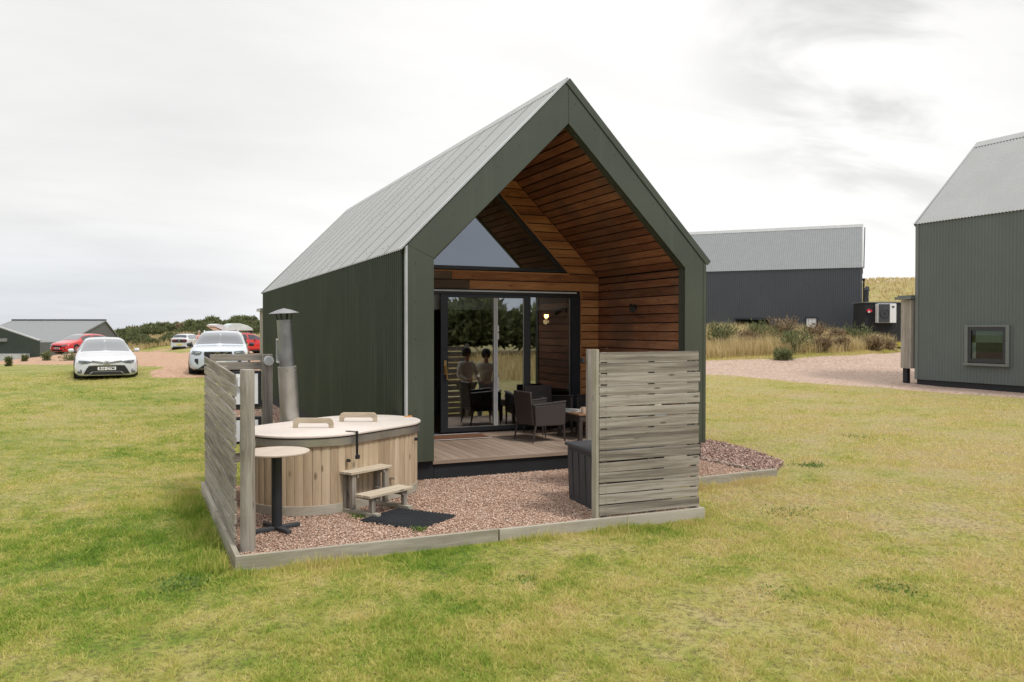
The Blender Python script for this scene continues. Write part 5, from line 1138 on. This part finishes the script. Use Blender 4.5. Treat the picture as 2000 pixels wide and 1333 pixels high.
# stations: y, z_low, w_low, z_belt, w_belt, z_top, w_top
SED = [(0, .17, .60, .50, .56, .60, .40), (.06, .14, .74, .56, .70, .68, .54), (.2, .13, .86, .62, .83, .76, .66), (.5, .15, .90, .74, .87, .83, .72), (1.25, .2, .905, .84, .86, .93, .74), (2.0, .2, .905, .90, .83, 1.30, .60), (2.45, .2, .905, .92, .82, 1.41, .56), (3.2, .2, .905, .93, .82, 1.43, .56), (3.9, .2, .905, .94, .82, 1.32, .57), (4.45, .2, .90, .95, .82, 1.05, .68), (4.7, .3, .82, .9, .76, 1.0, .6)]
sedf = [('grille', [[(-.50, .485), (.50, .485), (.56, .40), (.60, .33), (.66, .19), (.50, .19), (.42, .29), (-.42, .29), (-.50, .19), (-.66, .19), (-.60, .33), (-.56, .40)]], 'trimblk', .012),
 ('chrome_strip', [[(-.52, .475), (.52, .475), (.50, .498), (.2, .515), (-.2, .515), (-.50, .498)]], 'chrome', .022), ('lower_grille', [[(-.40, .27), (.40, .27), (.50, .165), (-.50, .165)]], 'trimblk', .014), ('chrome_strip', [[(-.48, .165), (.48, .165), (.46, .148), (-.46, .148)]], 'chrome', .02),
 ('headlight', [[(.42, .63), (.62, .66), (.80, .67), (.78, .60), (.70, .575), (.55, .585)]], 'lens', .02, True), ('chrome_line', [[(.10, .575), (.42, .628), (.42, .618), (.10, .56)]], 'steel', .02, True), ('chrome_line', [[(.10, .61), (.42, .66), (.42, .65), (.10, .60)]], 'steel', .02, True),
 ('fog_light', [[(.72, .36), (.82, .34), (.83, .23), (.74, .22), (.70, .28)]], 'trimblk', .02, True), ('wiper', [[(-.5, .02), (.0, .02), (.0, .015), (-.5, .015)]], 'trimblk', .0)]
se, S1 = car('white saloon car facing us with a dark bow shaped grille, on the grass at left', (-4.27, 18.25, .44), R(4), SED, 'carwhite', ((4.08, 5.45), (8.0, 8.9), ((4.6, 6.4), (6.5, 8.3))), (.95, 3.65), .32, sedf, plate=(.385, 'B16 CYM'))
se.scale = (1, 1, .91)
p = MB(); p.lathe([(.055, -.008), (.07, -.008), (.07, .008), (.055, .008)], c=(0, -.03, .575), n=24, M=Matrix.Diagonal((1.35, 1, .9)) @ Matrix.Rotation(R(90), 3, 'X')); p.lathe([(.022, -.006), (.032, -.006), (.032, .006), (.022, .006)], c=(0, -.032, .58), n=16, M=Matrix.Diagonal((.8, 1, 1.3)) @ Matrix.Rotation(R(90), 3, 'X')); p.lathe([(.022, -.006), (.032, -.006), (.032, .006), (.022, .006)], c=(0, -.032, .598), n=16, M=Matrix.Diagonal((1.5, 1, .6)) @ Matrix.Rotation(R(90), 3, 'X')); p.build('badge', M['chrome'], se)
p = MB(); p.tube((.77, -.0+.05, .26), (.77, .03, .26), .045); p.tube((-.77, .05, .26), (-.77, .03, .26), .045); p.build('fog_lamp', M['lens'], se)
SUV = [(0, .26, .60, .62, .58, .80, .46), (.06, .23, .76, .72, .74, .90, .60), (.22, .22, .88, .84, .87, .99, .72), (.6, .25, .93, .94, .90, 1.04, .78), (1.15, .27, .935, 1.0, .89, 1.10, .80), (1.75, .27, .935, 1.03, .88, 1.46, .66), (2.2, .27, .935, 1.04, .87, 1.59, .62), (3.2, .27, .935, 1.06, .87, 1.61, .62), (3.95, .27, .935, 1.08, .87, 1.55, .62), (4.3, .3, .92, 1.08, .86, 1.20, .72), (4.42, .35, .86, 1.0, .8, 1.08, .66)]
suvf = [('grille', [[(-.42, .86), (.42, .86), (.44, .78), (.36, .60), (-.36, .60), (-.44, .78)]], 'trimblk', .014), ('headlight', [[(.50, .88), (.80, .90), (.84, .80), (.70, .77), (.54, .80)]], 'lens', .02, True), ('headlight_bar', [[(.55, .85), (.80, .86), (.80, .84), (.55, .83)]], 'white', .026, True),
 ('lower_grille', [[(-.42, .42), (.42, .42), (.62, .26), (-.62, .26)]], 'trimblk', .014), ('air_intake', [[(.62, .62), (.70, .62), (.82, .52), (.70, .50), (.64, .42), (.61, .44)]], 'trimblk', .018, True), ('skid_plate', [[(-.7, .25), (.7, .25), (.72, .21), (-.72, .21)]], 'trimblk', .016), ('chrome_bar', [[(-.05, .70), (.28, .85), (.30, .84), (-.03, .69)]], 'chrome', .024), ('front_glass_trim', [[(-.44, .875), (.44, .875), (.43, .86), (-.43, .86)]], 'steel', .018)]
su, S2 = car('white compact suv facing us, cut off at its right by the slatted fence', (-.98, 17.95, .50), R(-7), SUV, 'carblue', ((4.08, 5.5), (8.0, 8.85), ((4.6, 6.3), (6.4, 8.2))), (.9, 3.55), .36, suvf, plate=(.5, ''), rails=(6.0, 8.2), mirmat='trimblk')
su.scale = (1, 1, .91)
p = MB(); p.lathe([(.075, -.008), (.095, -.008), (.095, .008), (.075, .008)], c=(-.02, -.03, .75), n=24, M=Matrix.Rotation(R(90), 3, 'X')); p.build('badge', M['chrome'], su)
HAT = [(0, .2, .58, .50, .54, .66, .42), (.07, .17, .74, .58, .71, .74, .56), (.25, .16, .87, .68, .85, .82, .68), (.6, .18, .90, .80, .87, .88, .72), (1.1, .2, .90, .90, .86, 1.0, .74), (1.75, .2, .90, .94, .84, 1.35, .6), (2.2, .2, .90, .95, .83, 1.45, .57), (3.1, .2, .90, .97, .83, 1.46, .57), (3.8, .2, .90, 1.0, .83, 1.36, .58), (4.25, .25, .88, 1.0, .8, 1.1, .66), (4.37, .32, .80, .9, .74, 1.0, .6)]
hatf = [('grille', [[(-.40, .62), (.40, .62), (.38, .52), (-.38, .52)]], 'trimblk', .012), ('headlight', [[(.42, .64), (.76, .70), (.80, .62), (.56, .55), (.42, .55)]], 'lens', .02, True), ('lower_grille', [[(-.45, .30), (.45, .30), (.5, .21), (-.5, .21)]], 'trimblk', .014), ('fog_light', [[(.58, .36), (.76, .38), (.74, .30), (.60, .29)]], 'trimblk', .016, True), ('badge', [[(-.06, .60), (.06, .60), (.06, .52), (-.06, .52)]], 'chrome', .02)]
car('red hatchback parked at an angle in front of the far shed', (-9.1, 57.6, .22), R(-42), HAT, 'carred', ((4.1, 5.5), (8.0, 8.9), ((4.6, 6.3), (6.4, 8.3))), (.9, 3.5), .33, hatf, plate=(.42, 'BL18 OFE'))
IDB = [(0, .2, .6, .55, .56, .66, .42), (.08, .18, .78, .62, .74, .76, .58), (.3, .18, .88, .74, .86, .86, .70), (.7, .2, .905, .88, .88, 1.0, .72), (1.2, .2, .905, .95, .87, 1.25, .66), (1.8, .2, .905, .98, .86, 1.5, .6), (2.4, .2, .905, 1.0, .86, 1.57, .58), (3.3, .2, .905, 1.02, .86, 1.55, .58), (3.95, .2, .905, 1.04, .86, 1.46, .6), (4.17, .2, .89, 1.04, .84, 1.18, .66), (4.27, .25, .84, .98, .78, 1.1, .64)]
idf = [('rear_panel', [[(-.66, 1.02), (.66, 1.02), (.72, .80), (.60, .72), (-.60, .72), (-.72, .80)]], 'trimblk', .02), ('tail_light', [[(.30, .98), (.74, .98), (.76, .90), (.30, .92)]], 'taillight', .03, True), ('diffuser', [[(-.62, .34), (.62, .34), (.66, .2), (-.66, .2)]], 'trimblk', .02), ('badge', [[(-.06, .94), (.06, .94), (.06, .84), (-.06, .84)]], 'chrome', .032)]
car('small white electric hatchback seen from behind at the edge of the car park', (1.6, 79.5, .03), R(155), IDB, 'carwhite', ((3.3, 5.3), (8.02, 8.95), ((4.6, 6.3), (6.4, 8.0))), (.85, 3.6), .35, idf, plate=(.55, ''), platemat='plate_y', rear=True)
rsv, S3 = car('red suv side on behind the white suv, its tailgate raised', (6.05, 57.2, .15), R(113), SUV, 'carred', ((4.08, 5.5), (8.0, 8.85), ((4.6, 6.3), (6.4, 8.2))), (.9, 3.55), .36, suvf[:4], plate=(.5, ''), rails=(6.0, 8.2))
p = MB(); p.prism([(3.85, 1.6), (4.0, 1.58), (5.15, 2.1), (5.2, 2.2), (4.9, 2.3), (4.4, 2.2)], 'x', -.62, .62); tg = p.build('tailgate', M['carwhite'], rsv, bevel=.02); p = MB(); p.prism([(4.05, 1.58), (5.05, 2.04), (5.0, 1.98), (4.1, 1.54)], 'x', -.55, .55); p.build('tailgate_glass', M['cglass'], tg)  # white paint on the red suv's tailgate stands in for sky reflection
rb2 = empty('roof_box', (6.05, 57.2, .08), 'pale grey streamlined roof box on top of the red suv', 'roof box', rz=R(113))
p = MB(); prof = [(.1, 1.80), (.12, 1.76), (2.25, 1.76), (2.30, 1.85), (2.2, 2.06), (1.9, 2.15), (1.2, 2.15), (.6, 2.05), (.2, 1.90)]; p.prism([(a+1.75, 1.86+(z-1.76)*1.4) for a, z in prof], 'x', -.40, .40); p.build('shell', paint('roofbox_grey', (.55, .6, .58), .35, coat=.4), rb2, bevel=.05)
p = MB()
for y in (1.9, 3.2): p.box2((-.62, y-.03, 1.66), (.62, y+.03, 1.70)); p.box2((-.3, y-.03, 1.70), (.3, y+.03, 1.87))
p.build('roof_bars', M['trimblk'], rb2)
person('person in a pale pink top standing behind the white suv in the car park', (.45, 54.5, .1), R(30), 1.80, 'pinkc', 'jeans', 'hair_g', {'L': ((-.26, -.05, 1.15), (-.2, -.22, .98), (-.18, -.3, .95)), 'R': ((.26, -.1, 1.18), (.2, -.32, 1.2), (.18, -.4, 1.22))})

# ------------------------------------------------------------------ vegetation
def spikes(name, P, D, ln, wd, mat, parent=None):
    """pointed leaf blades at P along D"""
    n = len(P); D = D/np.linalg.norm(D, axis=1)[:, None]; up_ = rng.normal(size=(n, 3)); S_ = np.cross(D, up_); S_ /= np.linalg.norm(S_, axis=1)[:, None]+1e-9
    ln = ln[:, None]; wd = np.broadcast_to(wd, (n,))[:, None]
    V = np.stack([P-S_*wd*.2, P+D*ln*.45-S_*wd*.5, P+D*ln, P+D*ln*.45+S_*wd*.5], 1).reshape(-1, 3)
    F_ = np.arange(4*n).reshape(-1, 4); return npmesh(name, V, F_, mat, parent)
def shrub(name, label, x, y, r, h, mat, n=1500, wd=.05, ln=.16, cat='shrub', group=None, stems=9, z=None, base=.0, open_=.5):
    z = hz(x, y)-.05 if z is None else z; t = empty(name, (x, y, z), label, cat, group=group)
    nc = 12; P = []; D = []; p = MB()
    for i in range(stems):
        a = rng.uniform(0, 6.28); rr_ = r*rng.uniform(.25, .9); hh = h*rng.uniform(.6, .95); tip = Vector((rr_*math.cos(a), rr_*math.sin(a), hh)); mid = tip*.5+Vector((0, 0, h*.08)); p.tube((0, 0, 0), mid, .022*h+.004, .014*h+.003, n=5); p.tube(mid, tip, .014*h+.003, .004, n=5)
        k = n//stems; tt = rng.uniform(base, 1, k)**.8; c0 = np.array(mid)[None]*(tt[:, None]*2).clip(0, 1)+(np.array(tip)-np.array(mid))[None]*((tt[:, None]-.5)*2).clip(0, 1)
        sc = (r*.22*rng.uniform(.6, 1.3))*(1.25-tt[:, None]*.6); q = c0+rng.normal(0, 1, (k, 3))*sc*np.array([1, 1, .8]); q[:, 2] = np.abs(q[:, 2]); P.append(q); d = (q-c0)/(sc+1e-6)*.6+rng.normal(0, .5, (k, 3))+np.array([0, 0, .9]); D.append(d)
    P = np.concatenate(P); D = np.concatenate(D); spikes('foliage', P, D, rng.uniform(.6, 1.4, len(P))*ln, wd, mat, t); p.build('stem', M['bark'], t); return t
G_ = 'shrubs on the dry grass bank'
for (x, y, r, h, mt, lb) in ((23.9, 23.4, 1.0, 1.35, 'gorse', 'tall pale green gorse bush at the left end of the grass bank'), (24.6, 22.3, .55, 1.0, 'gorse_b', 'thin dark stemmed bush right of the tall pale green gorse'), (26.2, 23.2, .95, 1.1, 'gorse', 'wide gorse bush under the long dark window of the slate lodge'), (27.2, 22.6, .85, 1.45, 'gorse_b', 'rust brown dying bush standing left of the white window'), (26.0, 20.7, 1.0, 1.15, 'gorse', 'dense dark green gorse bush in the middle of the bank'), (28.9, 22.3, .9, 1.1, 'gorse_b', 'reddish brown bush just below the white window'), (27.4, 20.2, .45, .75, 'gorse_b', 'small brown bush right of the dense green gorse at the gravel edge'), (29.0, 20.6, .5, .65, 'gorse_b', 'dark brown bracken clump near the gravel edge'), (31.9, 22.2, 1.1, 1.2, 'gorse', 'green gorse bush near the corner of the slate lodge'), (31.7, 20.9, .7, .75, 'gorse_b', 'dark brown mound of bracken in front of the corner gorse'), (33.8, 21.9, .6, .6, 'gorse_b', 'sparse brown bush before the black plant housing'), (24.2, 19.4, .45, .45, 'gorse', 'little green tuft near the driveway edge'), (30.2, 21.9, .6, 1.0, 'gorse_b', 'slender dark stalks between white window and corner gorse')):
    shrub('gorse_bush' if mt == 'gorse' else 'dry_bush', lb, x, y, r, h, M[mt], n=1100, wd=.045, ln=.22, group=G_, stems=14)
# dry grass of the bank
def field(n, poly, hmin, hmax, w0, name, label, mat, lean=.35, dens=None):
    P0 = np.array(poly); x = rng.uniform(P0[:, 0].min(), P0[:, 0].max(), n); y = rng.uniform(P0[:, 1].min(), P0[:, 1].max(), n); k = inpoly(x, y, poly)
    cl = np.sin(x*1.1+np.sin(y*.9))*np.cos(y*1.3+x*.4); k &= rng.uniform(0, 1, n) < .75+.3*cl; x, y, cl = x[k], y[k], cl[k]
    h = rng.uniform(hmin, hmax, len(x))*(.85+.25*cl); return blades(name, np.stack([x, y, hgt(x, y)-.02], -1), h, w0, mat, lean=lean, label=label, seg=2)
BANK = [(19.8, 22.6), (22.6, 21.3), (25.3, 20.2), (28.2, 19.7), (31.4, 20.8), (35.3, 22.5), (36.6, 26.4), (33, 29.5), (24, 35), (14, 38), (13, 30)]
field(150000, BANK, .45, 1.05, .022, 'dry_grass', 'tall straw coloured grass on the bank before the slate lodge', M['straw'])
field(30000, [(19.6, 22.4), (22.4, 20.7), (25.1, 19.5), (28.1, 19.0), (31.5, 20.1), (35, 21.9), (31.3, 21.6), (28.2, 20.7), (25.5, 21.0), (21, 23.2)], .06, .22, .02, 'short_grass', 'short green grass fringe along the driveway below the bank', M['blade'])
field(60000, [(48, 34), (62, 30), (100, 45), (110, 80), (70, 85), (50, 60)], .2, .45, .1, 'dune_grass', 'pale dry grass covering the dune at right', M['straw'])
field(90000, [(-14, 72), (-4, 80.5), (-2, 81), (4, 79), (12, 76), (22, 84), (18, 96), (-14, 98)], .3, .9, .08, 'dry_grass', 'dry grass slope below the gorse thicket', M['straw'])
field(12000, [(8, 60), (20, 52), (30, 70), (16, 78)], .2, .5, .06, 'dry_grass', 'yellow green grass beyond the red suv', M['blade'])
def thicket(name, label, blobs, n, ln, wd, mat):
    P, D = [], []
    for (x, y, z, r, rz_) in blobs:
        d = rng.normal(size=(n, 3)); d /= np.linalg.norm(d, axis=1)[:, None]; d[:, 2] = np.abs(d[:, 2])*1.0-.15; q = d*np.array([r, r, rz_])*rng.uniform(.75, 1.05, (n, 1))+np.array([x, y, z]); P.append(q); D.append(d+rng.normal(0, .6, (n, 3))+np.array([0, 0, .4]))
    P, D = np.concatenate(P), np.concatenate(D); return tag(spikes(name, P, D, rng.uniform(.5, 1.3, len(P))*ln, wd, mat), label, 'thicket', kind='stuff')
def blobrow(pts, n, jx, jy, r, top):
    """pts: (x,y,ztop) polyline of crest; blobs hang below the crest"""
    out = []; pts = np.array(pts, float)
    for i in range(n):
        t = rng.uniform(0, len(pts)-1.001); k = int(t); p = pts[k]+(pts[k+1]-pts[k])*(t-k); rr_ = r*rng.uniform(.6, 1.3); dy = rng.uniform(-jy, 0); x, y = p[0]+rng.normal(0, jx), p[1]+dy
        g0 = hz(x, y); zt = p[2]*(1-.55*(dy/-jy))+g0*.55*(dy/-jy) if jy else p[2]; hh = max(.6, zt-g0+rng.normal(0, .15)); out.append((x, y, g0+hh*.35, rr_, hh*.65))
    return out
crest = [(-6.4, 94, 1.6), (-5, 94.5, 2.3), (-2.8, 96, 3.0), (.3, 97, 3.3), (2.5, 95, 3.1), (5.5, 92, 3.75), (7, 90.5, 3.8), (9, 88, 3.0), (12, 87, 2.6), (20, 84, 3.2)]
thicket('gorse_thicket', 'dark green gorse thicket along the low hill behind the car park', blobrow(crest, 120, .8, 6, 1.1, 0), 800, .42, .14, M['gorse'])
thicket('gorse_thicket', 'brownish scrub mixed through the gorse thicket on the hill', blobrow(crest, 26, .8, 5, 1.0, 0), 450, .4, .13, M['gorse_b'])
lo_ = [(-5.5, 86, 1.4), (-3, 85, 1.6), (-.5, 84, 1.5), (2, 84, 1.3), (5, 83, 1.5)]
thicket('low_scrub', 'olive scrub patch on the slope under the thicket', blobrow(lo_, 26, .6, 3, .8, 0), 350, .34, .1, M['gorse'])
# out of view behind the camera: the country the glass mirrors
field(60000, [(-30, -14), (45, -14), (50, -30), (-35, -30)], .3, .9, .035, 'dry_grass', 'tall dry grass field opposite the cabin', M['straw'])
thicket('tree_line', 'belt of dark bushes and small trees opposite the cabin', blobrow([(-35, -31, 4.0), (-10, -32, 4.6), (5, -30, 4.2), (12, -30, 5.4), (20, -30, 4.3), (28, -29, 5.2), (48, -28, 4.4)], 120, .8, 5, 2.0, 0), 420, .6, .25, M['gorse'])
# stray weeds on the left of the lawn
for (x, y, r, h, mt, lb) in ((-8.3, 42.5, .3, .65, 'gorse', 'brown weed clump in front of the red hatchback nose'), (-7.0, 41.2, 1.0, .38, 'gorse', 'low dark row of weeds left of the white saloon'), (-8.6, 30.8, .1, .45, 'gorse', 'thin dark stalk on the lawn at the far left'), (-9.3, 42, .15, .45, 'gorse', 'dark stalk on the lawn between far stalk and weed clump')):
    shrub('weed_clump', lb, x, y, r, h, M[mt], n=500, wd=.045, ln=.14, cat='weed', stems=6)
